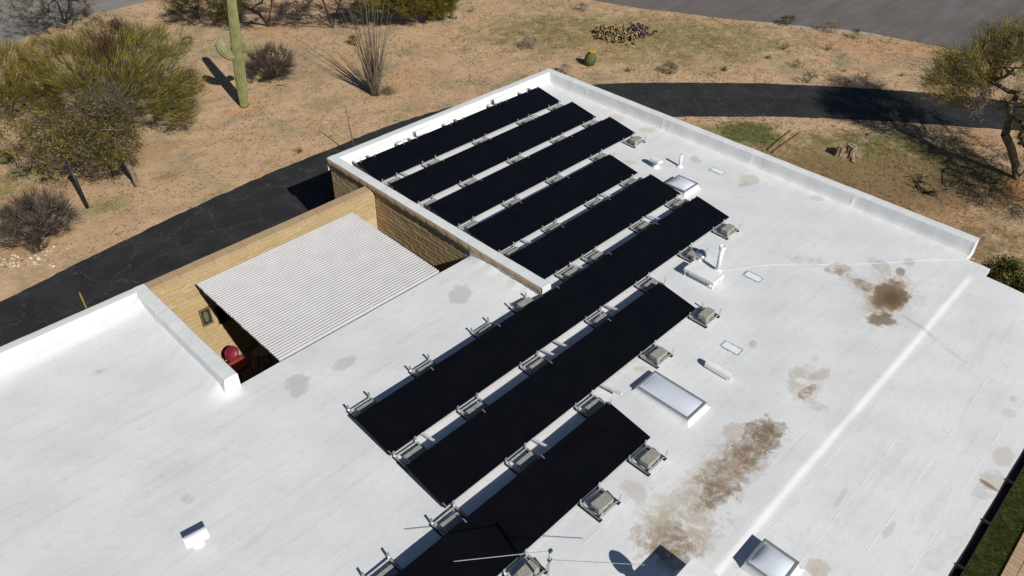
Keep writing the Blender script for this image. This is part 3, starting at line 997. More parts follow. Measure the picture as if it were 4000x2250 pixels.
for r in range(8):
    n = ROW_N[r]
    for k in range(n):
        xc = ROW_X[r] - 0.86 - k * (1.72 + GAP)
        pos = n - k
        p = thing("solar_panel", "black solar panel, %s from patio end, %s" % (ORD[pos - 1], ROWNAME[r]), "solar panel", (xc, ROW_Y[r], ZL), 0, "black solar panels on the roof")
        p.rotation_euler = (TILT, 0, 0)
        obj("frame", fr_m, None, p)
        obj("glass", gl_m, None, p)
        obj("edge_trim", lip_m, None, p)
        # clamp at the seam on the high edge
        obj("clamp", cl_m, None, p, (0.87 if k else 0.84, PW - 0.03, 0))
        if r == 5 and k == n - 1 or r == 6 and k == n - 1:
            obj("clamp", cl_m, None, p, (-0.84, 0.04, 0))

# ballast trays: rails, hooks for the low edge, arms for the next row's high edge
TW, TD = 0.46, 0.36
rail_m = MB().box(-0.016, 0.016, -TD, 0.02, 0.014, 0.020).box(-0.016, -0.013, -TD, 0.02, 0.02, 0.048).box(0.013, 0.016, -TD, 0.02, 0.02, 0.048).mesh("rail")
pad_m = MB().box(-0.035, 0.035, -TD - 0.03, 0.05, 0.0, 0.0135).mesh("rubber_pad")
cross_m = MB().box(-TW / 2 + 0.017, TW / 2 - 0.017, -0.012, 0.012, 0.02, 0.026).box(-TW / 2 + 0.017, TW / 2 - 0.017, 0.009, 0.012, 0.026, 0.05).mesh("crossbar")
def blade(pts, w, t):
    m = MB()
    v = []
    for i, (y, z) in enumerate(pts):
        a = pts[max(0, i - 1)]
        b = pts[min(len(pts) - 1, i + 1)]
        d = Vector((b[0] - a[0], b[1] - a[1])).normalized()
        nn = Vector((-d.y, d.x)) * t / 2
        v += [(-w / 2, y + nn.x, z + nn.y), (w / 2, y + nn.x, z + nn.y), (w / 2, y - nn.x, z - nn.y), (-w / 2, y - nn.x, z - nn.y)]
    f = []
    for i in range(len(pts) - 1):
        for q in range(4):
            f.append((4 * i + q, 4 * i + (q + 1) % 4, 4 * i + 4 + (q + 1) % 4, 4 * i + 4 + q))
    f += [(3, 2, 1, 0), tuple(4 * (len(pts) - 1) + q for q in range(4))]
    return m.add(v, f)
hook_m = blade([(-0.03, 0.03), (0.005, 0.036), (0.024, 0.06), (0.034, 0.10), (0.046, 0.145)], 0.040, 0.007).mesh("clamp_hook")
arm_m = blade([(0.04, 0.03), (0.0, 0.04), (-0.015, 0.07), (-0.022, 0.14), (-0.026, 0.228)], 0.038, 0.008).mesh("arm")
clip_m = MB().box(-0.012, 0.012, -0.02, 0.02, 0, 0.03).box(-0.004, 0.004, -0.004, 0.004, 0.03, 0.05).mesh("end_clip")
for m_ in (rail_m, cross_m, hook_m, arm_m, clip_m):
    m_.materials.append(M['alum'])
pad_m.materials.append(M['rubber'])
bl_m = MB().box(-0.17, 0.17, -0.09, 0.09, 0, 0.13).mesh("concrete_block")
bl_m.materials.append(M['block'])

PAIRS = {   # centre x of each tray, keyed by the line it stands on (0 = behind the first row, i = below row i)
    0: (0.3, [-1.38, 0.06, 1.78, 3.58, 4.92]),
    1: (0, [-1.40, -0.07, 1.79, 3.57, 4.92]),
    2: (0, [-1.42, -0.03, 1.71, 3.45, 4.85]),
    3: (0, [-1.38, 0.11, 1.70, 3.47, 4.90]),
    4: (0, [-1.46, -0.02, 1.57, 2.98]),
    5: (0, [-1.10, -0.22, 1.55, 3.00]),
    5.5: (0, [-6.71, -5.30, -3.72, -2.62]),
    6: (0, [-6.78, -5.33, -3.73, -1.82, -0.15, 1.48, 2.86]),
    7: (0, [-8.50, -7.20, -5.55, -3.78, -1.86, -0.20]),
    8: (0, [-8.60, -7.01, -5.30, -4.05]),
}
tray_desc = {0: "behind the row touching the barrel-vent parapet", 1: "below the row touching the barrel-vent parapet", 2: "below the second row from the barrel-vent parapet", 3: "below the third row from the barrel-vent parapet",
             4: "below the fourth row from the barrel-vent parapet", 5: "below the fifth row from the barrel-vent parapet", 5.5: "on the patio side of the six-panel row", 6: "below the six-panel row",
             7: "below the row beside the long skylight", 8: "below the row under the aerial"}
raised = {(5.5, 3): 0.0}
for key, (_, xs) in PAIRS.items():
    if key == 0:
        y = ROW_Y[0] + CW + 0.335
        z0 = 0.02
    elif key == 5.5:
        y = ROW_Y[5] + CW + 0.365
    else:
        y = ROW_Y[int(key) - 1] - 0.055
    for q, x in enumerate(xs):
        if key == 7 and x < -5.6:
            y_ = ROW_Y[7] + CW + 0.39
        else:
            y_ = y
        zb = max(0.10 if key == 0 else -1, roof_z(x - 0.2, y_ - .1), roof_z(x + 0.2, y_ - .1), roof_z(x, y_), roof_z(x, y_ - 0.3)) + 0.001
        t_ = thing("ballast_tray", "aluminium ballast tray, %s from patio end, %s" % (ORD[q], tray_desc[key]), "ballast tray", (x, y_, zb), rnd.uniform(-.012, .012), "ballast trays of the solar array")
        for sx in (-1, 1):
            obj("rail", rail_m, None, t_, (sx * TW / 2, 0, 0))
            obj("rubber_pad", pad_m, None, t_, (sx * TW / 2, 0, 0))
            obj("clamp_hook", hook_m, None, t_, (sx * TW / 2, 0.0, 0), rnd.uniform(-.1, .1))
            obj("arm", arm_m, None, t_, (sx * TW / 2, -TD, 0), rnd.uniform(-.1, .1))
        obj("crossbar", cross_m, None, t_, (0, 0.0, 0))
        obj("crossbar", cross_m, None, t_, (0, -TD + 0.015, 0))
        obj("end_clip", clip_m, None, t_, (TW / 2 - 0.17, -TD + 0.02, 0.05))
        nblk = 1
        if key in (0,):
            continue
        hgt = 0.15 if (key == 7 and q == 5) or (key == 5.5 and q == 3) else (0.115 if key == 8 or (key == 7 and q == 4) or (key == 6 and q > 4) or (key == 3 and q == 4) else 0.085)
        yb = -0.215 if key != 5.5 else -0.20
        a = rnd.uniform(-.06, .06)
        b_ = obj("concrete_block", bl_m, None, None, (x + rnd.uniform(-.02, .02), y_ + yb, zb + 0.027), a, (1, 1, hgt / 0.13))
        tag(b_, "grey ballast block, %s from patio end, %s" % (ORD[q], tray_desc[key]), "concrete block", "ballast blocks in the trays")
        if key == 8 and q == 1:
            b2 = obj("concrete_block", bl_m, None, None, (x - 0.02, y_ + yb - 0.005, zb + 0.1435), a + 0.05, (0.9, 0.95, 0.35))
            tag(b2, "thin concrete slab lying on top of another ballast block under the aerial", "concrete block")

# slanting braces between rows
br_m = MB().bar((0, 0, 0.075), (0, -0.48, 0.17), 0.045, 0.028).mesh("brace_tube")
br_m.materials.append(M['white_gloss'])
brd = {1: "first and second", 4: "fourth and fifth", 5: "fifth and sixth", 6: "sixth and seventh", 7: "seventh and eighth"}
for key, xs in {1: [-1.02, 3.95], 4: [-0.95, 1.95], 5: [-0.85, 1.98], 6: [-6.38, -3.36, -3.0, -1.42], 7: [-5.12, -3.28]}.items():
    for x in xs:
        b_ = obj("row_brace", br_m, None, None, (x, ROW_Y[key - 1] + 0.02, 0.0), rnd.uniform(-.03, .03))
        tag(b_, "pale metal brace bar joining the %s panel rows, %s from patio end" % (brd[key], ORD[xs.index(x)]), "brace", "braces between panel rows")

# ------------------------------------------------------------------ skylights
def skylight(px4, h, label, dome_h, curb=0.05):
    c4 = [P(x, y, h) for x, y in px4]
    cx = sum(p.x for p in c4) / 4
    cy = sum(p.y for p in c4) / 4
    ax = (abs(c4[1].x - c4[2].x) + abs(c4[0].x - c4[3].x)) / 2
    ay = (abs(c4[0].y - c4[1].y) + abs(c4[3].y - c4[2].y)) / 2
    zb = roof_z(cx, cy)
    s_ = thing("skylight", label, "skylight", (cx, cy, zb))
    hx, hy = ax / 2, ay / 2
    zt = h - zb
    def ringm(x0, y0, za, x1, y1, zb_):
        return [(-x0, -y0, za), (x0, -y0, za), (x0, y0, za), (-x0, y0, za), (-x1, -y1, zb_), (x1, -y1, zb_), (x1, y1, zb_), (-x1, y1, zb_)]
    q4 = [(0, 1, 5, 4), (1, 2, 6, 5), (2, 3, 7, 6), (3, 0, 4, 7)]
    cm = MB().add(ringm(hx + 0.10, hy + 0.10, -0.03, hx + 0.02, hy + 0.02, 0.03), q4).add(ringm(hx + 0.02, hy + 0.02, 0.03, hx - 0.006, hy - 0.006, zt - 0.045), q4)
    obj("curb", cm.mesh("curb"), M['roof'], s_)
    f_ = MB()
    fw_ = 0.045
    f_.box(-hx, hx, -hy, -hy + fw_, zt - 0.045, zt).box(-hx, hx, hy - fw_, hy, zt - 0.045, zt).box(-hx, -hx + fw_, -hy + fw_, hy - fw_, zt - 0.045, zt).box(hx - fw_, hx, -hy + fw_, hy - fw_, zt - 0.045, zt)
    bevel(obj("frame", f_.mesh("frame"), M['galv'], s_), 0.004)
    dv, df = [], []
    nx_, ny_ = 22, 30
    ix, iy = hx - fw_, hy - fw_
    for j in range(ny_ + 1):
        for i in range(nx_ + 1):
            u, w = 2 * i / nx_ - 1, 2 * j / ny_ - 1
            z = dome_h * (1 - abs(u) ** 2.6) ** 0.8 * (1 - abs(w) ** 2.6) ** 0.8
            dv.append((u * ix, w * iy, zt - 0.012 + z))
    for j in range(ny_):
        for i in range(nx_):
            a = j * (nx_ + 1) + i
            df.append((a, a + 1, a + nx_ + 2, a + nx_ + 1))
    obj("dome", mesh("dome", dv, df, True), M['dome'], s_)
    return s_
skylight([(2653, 681), (2730, 717), (2674, 748), (2597, 715)], 0.16, "square domed skylight at the end of the fifth panel row", 0.08)
skylight([(2558, 1447), (2765, 1572), (2685, 1640), (2486, 1507)], 0.12, "long rectangular domed skylight beside the last panel rows", 0.06)
skylight([(2987, 2099), (3124, 2197), (3049, 2296), (2909, 2195)], 0.13, "square domed skylight on the eave side of the raised roof ridge", 0.09)

# ------------------------------------------------------------------ roof vents and small fixtures
q = P(2655, 650, 0)
t_ = thing("vent_pipe", "short plain white vent pipe near the gooseneck vent", "vent pipe", (q.x, q.y, 0))
obj("pipe", MB().lathe([(0.042, 0.0), (0.042, 0.36), (0.030, 0.36), (0.030, 0.28)], 18).mesh("pipe", True), M['white_metal'], t_)
obj("boot", MB().lathe([(0.13, -0.01), (0.085, 0.012), (0.055, 0.045), (0.043, 0.06)], 18).mesh("boot", True), M['roof'], t_)
obj("bore", MB().lathe([(0.0295, 0.30), (0.0295, 0.352)], 18).mesh("bore"), simple("pipe_rust", (0.12, 0.075, 0.045), 0.9), t_)

q = P(2802, 1056, 0)
t_ = thing("vent_pipe", "tall white vent pipe with a wide round cap beside the flat box vent", "vent pipe", (q.x, q.y, 0))
obj("pipe", MB().lathe([(0.05, 0.0), (0.05, 0.60)], 18).mesh("pipe", True), M['white_metal'], t_)
obj("boot", MB().lathe([(0.12, -0.01), (0.08, 0.014), (0.051, 0.05)], 18).mesh("boot", True), M['roof'], t_)
cp_ = obj("cap", MB().lathe([(0.051, 0.565), (0.072, 0.575), (0.072, 0.655), (0.066, 0.66), (0.052, 0.66), (0.052, 0.645)], 20).mesh("cap", True), M['white_metal'], t_)
sharp(cp_.data, 40)

q = P(2561, 652, 0)
t_ = thing("gooseneck_vent", "small white gooseneck vent hooded towards the panels", "vent", (q.x, q.y, 0), math.radians(-10))
obj("neck", MB().lathe([(0.13, -0.01), (0.095, 0.01), (0.075, 0.06), (0.072, 0.17)], 18).mesh("neck", True), M['white_metal'], t_)
hood = MB()
hp_ = []
for i in range(11):
    a = math.pi * i / 10
    hp_.append((0.10 * math.cos(a), 0.17 + 0.085 * math.sin(a)))
v = [(x, y, z) for y in (-0.15, 0.16) for x, z in hp_] + [(x * 0.9, y, z * 1.0 - 0.012) for y in (-0.15, 0.16) for x, z in hp_]
k = 11
f = [(i, i + 1, k + i + 1, k + i) for i in range(k - 1)] + [(2 * k + i + 1, 2 * k + i, 3 * k + i, 3 * k + i + 1) for i in range(k - 1)] + [(k + i, k + i + 1, 3 * k + i + 1, 3 * k + i) for i in range(k - 1)]
f += [tuple(range(k - 1, -1, -1)), (0, k, 3 * k, 2 * k), (k - 1, 3 * k - 1, 4 * k - 1, 2 * k - 1)]
obj("hood", mesh("hood", v, f, False), M['white_metal'], t_)

# flat box vent on stubby legs
c4 = [P(x, y, 0.21) for x, y in [(2712, 1015), (2828, 1071), (2788, 1111), (2678, 1044)]]
cx, cy = sum(p.x for p in c4) / 4, sum(p.y for p in c4) / 4
t_ = thing("box_vent", "flat white box vent raised on stubby legs beside the tall capped pipe", "vent", (cx, cy, 0))
hx, hy = 0.215, 0.385
bx_ = obj("box", MB().box(-hx, hx, -hy, hy, 0.13, 0.215).mesh("box"), M['white_metal'], t_)
bevel(bx_, 0.012, 3)
obj("throat", MB().box(-hx + 0.09, hx - 0.03, -hy + 0.12, hy - 0.10, -0.01, 0.13).mesh("throat"), M['white_metal'], t_)
for sx in (-1, 1):
    for sy in (-1, 1):
        obj("leg", MB().box(sx * (hx - 0.035) - 0.014, sx * (hx - 0.035) + 0.014, sy * (hy - 0.04) - 0.014, sy * (hy - 0.04) + 0.014, -0.005, 0.131).mesh("leg"), M['white_metal'], t_)

# mushroom vent
q = P(2737, 1006, 0.0)
t_ = thing("mushroom_vent", "dented shiny white mushroom vent behind the flat box vent", "vent", (q.x - 0.05, q.y - 0.02, 0))
obj("stem", MB().lathe([(0.12, -0.01), (0.085, 0.02), (0.075, 0.10)], 18).mesh("stem", True), M['white_gloss'], t_)
mc = MB().lathe([(0.075, 0.095), (0.125, 0.09), (0.145, 0.115), (0.135, 0.15), (0.09, 0.185), (0.035, 0.197), (0.005, 0.199)], 22)
mc.v = [(x + 0.012 * math.sin(9 * y + 40 * z), y + 0.01 * math.sin(21 * x), z + 0.012 * math.sin(17 * x + 11 * y)) for x, y, z in mc.v]
obj("cap", mc.mesh("cap", True), simple("shiny_sheet", (0.72, 0.74, 0.78), 0.22, 0.5, 0.75), t_)

def barrel_vent(loc, rz, L, r, label, base=True, neck=None):
    t_ = thing("barrel_vent", label, "vent", loc, rz)
    k = 13
    pr_ = [(-r, 0.0)] + [(-r * math.cos(math.pi * i / (k - 1)), 0.06 + r * 0.95 * math.sin(math.pi * i / (k - 1))) for i in range(k)] + [(r, 0.0)]
    n_ = len(pr_)
    z0 = 0.03 if neck is None else neck
    v = [(x, y, z + z0) for x in (-L / 2, L / 2) for y, z in pr_] + [(x, y * 0.93, z * 0.96 + z0 - (0.0 if z > 0.01 else 0)) for x in (-L / 2, L / 2) for y, z in pr_]
    f = [(i, n_ + i, n_ + i + 1, i + 1) for i in range(n_ - 1)] + [(2 * n_ + i + 1, 3 * n_ + i + 1, 3 * n_ + i, 2 * n_ + i) for i in range(n_ - 1)]
    f += [(i + 1, 2 * n_ + i + 1, 2 * n_ + i, i) for i in range(n_ - 1)] + [(n_ + i, 3 * n_ + i, 3 * n_ + i + 1, n_ + i + 1) for i in range(n_ - 1)]
    m_ = mesh("hood", v, f, True)
    sharp(m_, 50)
    obj("hood", m_, M['white_metal'], t_)
    if neck is None:
        obj("base", MB().box(-L * 0.36, L * 0.36, -r * 0.72, r * 0.72, -0.01, 0.075).mesh("base"), M['white_metal'], t_)
    else:
        obj("neck", MB().lathe([(r * 1.5, -0.01), (r * 1.05, 0.015), (r * 0.8, 0.06), (r * 0.8, neck + 0.08)], 18).mesh("neck", True), M['white_metal'], t_)
    return t_
a_, b_ = P(2762, 1409, 0.15), P(2861, 1464, 0.15)
barrel_vent(((a_.x + b_.x) / 2 + 0.02, (a_.y + b_.y) / 2, 0), math.pi / 2, 0.56, 0.075, "long white half-barrel vent beside the grey-edged patch and long skylight")
barrel_vent((-10.12, -4.27, 0), math.radians(-8), 0.34, 0.085, "white barrel-hooded vent alone on the open wing of the roof", neck=0.10)
for (xa, ya), (xb, yb), lab in (((1910, 394), (1960, 377), "white barrel vent against the back parapet, towards the far roof corner"), ((1606, 521), (1664, 498), "white barrel vent against the back parapet, towards the patio wall")):
    a_, b_ = P(xa, ya, 0.2), P(xb, yb, 0.2)
    barrel_vent(((a_.x + b_.x) / 2, 3.29, 0.165), 0, 0.52, 0.062, lab)

# repair patches with mastic edges
for pts, lab in (([(2784, 651), (2837, 671), (2822, 686), (2767, 664)], "grey-edged white roof patch near the long far parapet"),
                 ([(2919, 1058), (2987, 1088), (2964, 1105), (2901, 1072)], "grey-edged white roof patch beside the tall capped pipe and cable"),
                 ([(2834, 1326), (2906, 1371), (2883, 1392), (2807, 1350)], "grey-edged white roof patch beside the half-barrel vent")):
    c4 = [P(x, y, 0.0) for x, y in pts]
    cx, cy = sum(p.x for p in c4) / 4, sum(p.y for p in c4) / 4
    z_ = max(roof_z(cx + i * 0.13, cy + j * 0.22) for i in (-1, 0, 1) for j in (-1, 0, 1))
    t_ = thing("roof_patch", lab, "roof patch", (cx, cy, z_))
    R = random.Random(int(cx * 100))
    ou = []
    for i in range(28):
        a = 2 * math.pi * i / 28
        x, y = math.cos(a), math.sin(a)
        m_ = max(abs(x), abs(y))
        ou.append((0.125 * x / m_ * R.uniform(0.9, 1.07), 0.215 * y / m_ * R.uniform(0.93, 1.05)))
    v = [(x, y, -0.02) for x, y in ou] + [(x * 0.98, y * 0.98, 0.005) for x, y in ou]
    obj("mastic_border", mesh("mastic_border", v, [(i, (i + 1) % 28, 28 + (i + 1) % 28, 28 + i) for i in range(28)] + [tuple(range(28, 56))]), M['patch_border'], t_)
    obj("patch_sheet", MB().box(-0.085, 0.085, -0.175, 0.175, 0.004, 0.009).mesh("patch_sheet"), M['patch'], t_)

# cable across the roof
pts = []
for x, y in [(2806, 1058), (2835, 1056), (2870, 1053), (2905, 1047), (2945, 1038), (3000, 1034), (3100, 1032), (3250, 1033), (3400, 1030), (3500, 1025), (3600, 1018), (3700, 1016), (3780, 1015)]:
    q = P(x, y, 0.0)
    pts.append((q.x, q.y, roof_z(q.x, q.y) + 0.010))
pts += [(6.03, -9.86, 0.03), (6.06, -9.88, -0.12), (6.0, -9.88, -0.6), (5.98, -9.86, -2.2)]
tag(obj("roof_cable", MB().tube(pts, 0.0055, 6).mesh("roof_cable", True), simple("cable_sheath", (0.62, 0.62, 0.60), 0.5)), "thin white cable snaking across the roof from the tall pipe to the edge", "cable")

# chimney box and its round flue (mostly below the frame; their shadows fall on the roof)
cx0, cy0, ch_ = -5.32, -9.785, 0.44
t_ = thing("chimney_box", "white square chimney box at the edge of the raised ridge beside the brown stain", "chimney", (cx0 - 0.45, cy0 - 0.45, -0.02))
obj("body", MB().box(-0.45, 0.45, -0.45, 0.45, -0.02, ch_ + 0.02 - 0.05).mesh("body"), M['white_metal'], t_)
bevel(obj("top_slab", MB().box(-0.462, 0.462, -0.462, 0.462, ch_ - 0.03, ch_ + 0.02).mesh("top_slab"), M['white_metal'], t_), 0.008)
tip = P(2392, 2176, 0.0)
hh = 0.95
fx, fy = tip.x - 0.20 * hh, tip.y - 1.28 * hh
FL = (fx, fy)
t_ = thing("flue_pipe", "round white flue pipe with domed cap beside the chimney box", "flue pipe", (fx, fy, 0))
obj("pipe", MB().lathe([(0.14, -0.02), (0.10, 0.03), (0.085, 0.06), (0.085, 0.74)], 20).mesh("pipe", True), M['white_gloss'], t_)
obj("cap", MB().lathe([(0.085, 0.74), (0.13, 0.75), (0.13, 0.80), (0.11, 0.88), (0.06, 0.94), (0.01, 0.955)], 22).mesh("cap", True), M['white_gloss'], t_)

# aerial
hA = 1.13
mx, my = P(2150, 2150, hA).x, P(2150, 2150, hA).y
t_ = thing("aerial", "thin roof aerial with two long rods and teal brackets on a galvanised mast", "aerial", (mx, my, 0))
obj("mast", MB().tube([(0, 0, 0), (0.0, 0, hA)], 0.017, 10).mesh("mast", True), M['galv'], t_)
obj("base_plate", MB().box(-0.07, 0.07, -0.07, 0.07, -0.01, 0.012).mesh("base_plate"), M['galv'], t_)
e1 = P(1772, 2191, hA) - Vector((mx, my, 0))
obj("rod", MB().tube([(0, 0, hA - 0.01), (e1.x, e1.y, hA - 0.01)], 0.006, 6).mesh("rod"), M['alum'], t_)
h2 = hA - 0.22
e2 = P(2518, 2206, h2) - Vector((mx, my, 0))
obj("rod", MB().tube([(0, 0, h2), (e2.x, e2.y, h2)], 0.0055, 6).mesh("rod"), M['alum'], t_)
for zz in (hA - 0.01, h2):
    obj("bracket", MB().box(-0.026, 0.026, -0.022, 0.022, zz - 0.022, zz + 0.022).mesh("bracket"), M['teal'], t_)
obj("feed_cable", MB().tube([(0.02, 0.02, hA - 0.05), (0.045, 0.02, hA - 0.2), (0.025, 0.02, hA - 0.5), (0.02, 0.02, 0.05)], 0.004, 5).mesh("feed_cable"), M['rubber'], t_)

# ------------------------------------------------------------------ vegetation
def tri_mesh(name, V, mat, parent=None):
    """V: (n,3,3) triangles"""
    n = len(V)
    m = bpy.data.meshes.new(name)
    m.vertices.add(n * 3)
    m.loops.add(n * 3)
    m.polygons.add(n)
    m.vertices.foreach_set("co", np.ascontiguousarray(V, dtype=np.float32).reshape(-1))
    m.loops.foreach_set("vertex_index", np.arange(n * 3, dtype=np.int32))
    m.polygons.foreach_set("loop_start", np.arange(0, n * 3, 3, dtype=np.int32))
    m.polygons.foreach_set("loop_total", np.full(n, 3, dtype=np.int32))
    m.update()
    m.validate()
    return obj(name, m, mat, parent)

def unit(a):
    return a / (np.linalg.norm(a, axis=-1, keepdims=True) + 1e-9)

def skeleton(trunks, blobs, ntarget, R, seg=0.28, droop=0.0, wiggle=0.05):
    nodes, par = [], []
    for tr in trunks:
        last = -1
        for i, p in enumerate(tr):
            p = np.array(p, float)
            if i == 0:
                nodes.append(p)
                par.append(-1)
                last = len(nodes) - 1
                continue
            a = nodes[last]
            n = max(1, int(np.linalg.norm(p - a) / seg))
            for k in range(1, n + 1):
                q = a + (p - a) * k / n + (R.normal(0, wiggle * 0.5, 3) if k < n else 0)
                nodes.append(q)
                par.append(last)
                last = len(nodes) - 1
    T = []
    w = np.array([b[2] for b in blobs], float)
    w /= w.sum()
    for _ in range(ntarget):
        b = blobs[R.choice(len(blobs), p=w)]
        d = unit(R.normal(0, 1, 3))
        r = R.uniform(0.15, 1) ** 0.45
        T.append(np.array(b[0]) + d * np.array(b[1]) * r)
    T = np.array(T)
    T = T[T[:, 2] > 0.25]
    root = nodes[0]
    T = T[np.argsort(np.linalg.norm(T - np.array(trunks[0][-1]), axis=1))]
    tips = []
    for t in T:
        A = np.array(nodes)
        d = np.linalg.norm(A - t, axis=1) + 0.35 * np.maximum(0, A[:, 2] - t[2] + 0.1)
        d[A[:, 2] < 0.35] += 2.0
        j = int(np.argmin(d))
        a = nodes[j]
        L = np.linalg.norm(t - a)
        if L < 0.05:
            continue
        pd = unit(a - nodes[par[j]]) if par[j] >= 0 else np.array([0, 0, 1.0])
        n = max(1, int(L / seg))
        last = j
        c = a + pd * L * 0.33
        for k in range(1, n + 1):
            u = k / n
            q = (1 - u) ** 2 * a + 2 * u * (1 - u) * c + u * u * t
            q = q + (R.normal(0, wiggle, 3) if k < n else 0)
            q[2] -= droop * u * u * L
            nodes.append(q)
            par.append(last)
            last = len(nodes) - 1
        tips.append(last)
    return np.array(nodes), np.array(par), tips

def limbs(nodes, par, r_tip, power, rmax, sides=5):
    n = len(nodes)
    cnt = np.zeros(n)
    kids = np.bincount(par[par >= 0], minlength=n)
    cnt[kids == 0] = 1
    for i in range(n - 1, -1, -1):
        if par[i] >= 0:
            cnt[par[i]] += cnt[i]
    rad = np.minimum(rmax, r_tip * cnt ** power)
    e = np.where(par >= 0)[0]
    a, b = nodes[par[e]], nodes[e]
    ra, rb = np.minimum(rad[par[e]], rad[e] * 1.6), rad[e]
    d = unit(b - a)
    ref = np.where(np.abs(d[:, 2:3]) > 0.9, np.array([[1.0, 0, 0]]), np.array([[0, 0, 1.0]]))
    u = unit(np.cross(d, ref))
    w = np.cross(d, u)
    V, F = [], []
    m = len(e)
    vv = np.empty((m, 2, sides, 3))
    for k in range(sides):
        an = 2 * math.pi * k / sides
        o_ = u * math.cos(an) + w * math.sin(an)
        vv[:, 0, k] = a - d * ra[:, None] * 0.3 + o_ * ra[:, None]
        vv[:, 1, k] = b + o_ * rb[:, None]
    base = np.arange(m)[:, None] * (2 * sides)
    faces = []
    for k in range(sides):
        k2 = (k + 1) % sides
        faces.append(np.concatenate([base + k, base + k2, base + sides + k2, base + sides + k], 1))
    return vv.reshape(-1, 3), np.concatenate(faces), rad

def quad_mesh(name, V, F, mat, parent=None, smooth=True):
    m = bpy.data.meshes.new(name)
    n = len(F)
    m.vertices.add(len(V))
    m.loops.add(n * 4)
    m.polygons.add(n)
    m.vertices.foreach_set("co", np.ascontiguousarray(V, dtype=np.float32).reshape(-1))
    m.loops.foreach_set("vertex_index", np.ascontiguousarray(F, dtype=np.int32).reshape(-1))
    m.polygons.foreach_set("loop_start", np.arange(0, n * 4, 4, dtype=np.int32))
    m.polygons.foreach_set("loop_total", np.full(n, 4, dtype=np.int32))
    m.polygons.foreach_set("use_smooth", np.full(n, smooth))
    m.update()
    return obj(name, m, mat, parent)

def strokes(C, D, L, W, R):
    """thin tapering triangles from C along D"""
    n = len(C)
    s = unit(np.cross(D, unit(R.normal(0, 1, (n, 3))))) * (W[:, None] / 2)
    return np.stack([C - s, C + s, C + D * L[:, None]], 1)

def foliage(nodes, par, R, per, spread, lmin, lmax, wmin, wmax, dirmix=0.8, frac=1.0, hang=0.0, sel=None, center=None, radial=0.0, jit=0.55):
    n = len(nodes)
    kids = np.bincount(par[par >= 0], minlength=n)
    e = np.where(par >= 0)[0] if sel is None else sel
    d = unit(nodes[e] - nodes[np.maximum(par[e], 0)])
    idx = np.repeat(np.arange(len(e)), per)
    if frac < 1:
        idx = idx[R.random(len(idx)) < frac]
    m = len(idx)
    u = R.random(m)[:, None]
    C = nodes[e][idx] * u + nodes[np.maximum(par[e], 0)][idx] * (1 - u) + R.normal(0, spread, (m, 3))
    D = d[idx] * dirmix + R.normal(0, jit, (m, 3)) + np.array([0, 0, 0.15 - hang])
    if radial:
        D = D + unit(C - center) * radial
    D = unit(D)
    return strokes(C, D, R.uniform(lmin, lmax, m), R.uniform(wmin, wmax, m), R)

GREEN = leaf_material("palo_verde_twig", [(0.0, (0.045, 0.046, 0.009)), (0.3, (0.13, 0.122, 0.014)), (0.6, (0.30, 0.262, 0.026)), (1.0, (0.54, 0.44, 0.06))])  # darkest strokes stand in for shadow inside the crown
MESQ = leaf_material("mesquite_leaf", [(0.0, (0.040, 0.038, 0.010)), (0.35, (0.11, 0.098, 0.016)), (0.65, (0.25, 0.208, 0.03)), (1.0, (0.42, 0.33, 0.06))])  # dark end of the ramp paints inner crown shadow here too
DARKLEAF = leaf_material("dusky_leaf", [(0.0, (0.045, 0.048, 0.018)), (0.5, (0.095, 0.088, 0.03)), (1.0, (0.17, 0.145, 0.05))])
DRY = leaf_material("dry_twig", [(0.0, (0.042, 0.034, 0.029)), (0.5, (0.078, 0.063, 0.053)), (1.0, (0.15, 0.125, 0.10))], trans=0.0)
GREYTWIG = leaf_material("grey_twig", [(0.0, (0.13, 0.11, 0.09)), (0.5, (0.22, 0.19, 0.155)), (1.0, (0.34, 0.30, 0.24))], trans=0.0)
MISTLE = leaf_material("mistletoe", [(0.0, (0.035, 0.016, 0.009)), (0.5, (0.065, 0.032, 0.017)), (1.0, (0.11, 0.06, 0.03))], trans=0.0)
BARK = bark_material("grey_bark", (0.13, 0.10, 0.072), (0.27, 0.215, 0.155))
GBARK = bark_material("green_bark", (0.11, 0.10, 0.035), (0.20, 0.175, 0.06))
DBARK = bark_material("dark_bark", (0.035, 0.026, 0.019), (0.085, 0.063, 0.045))

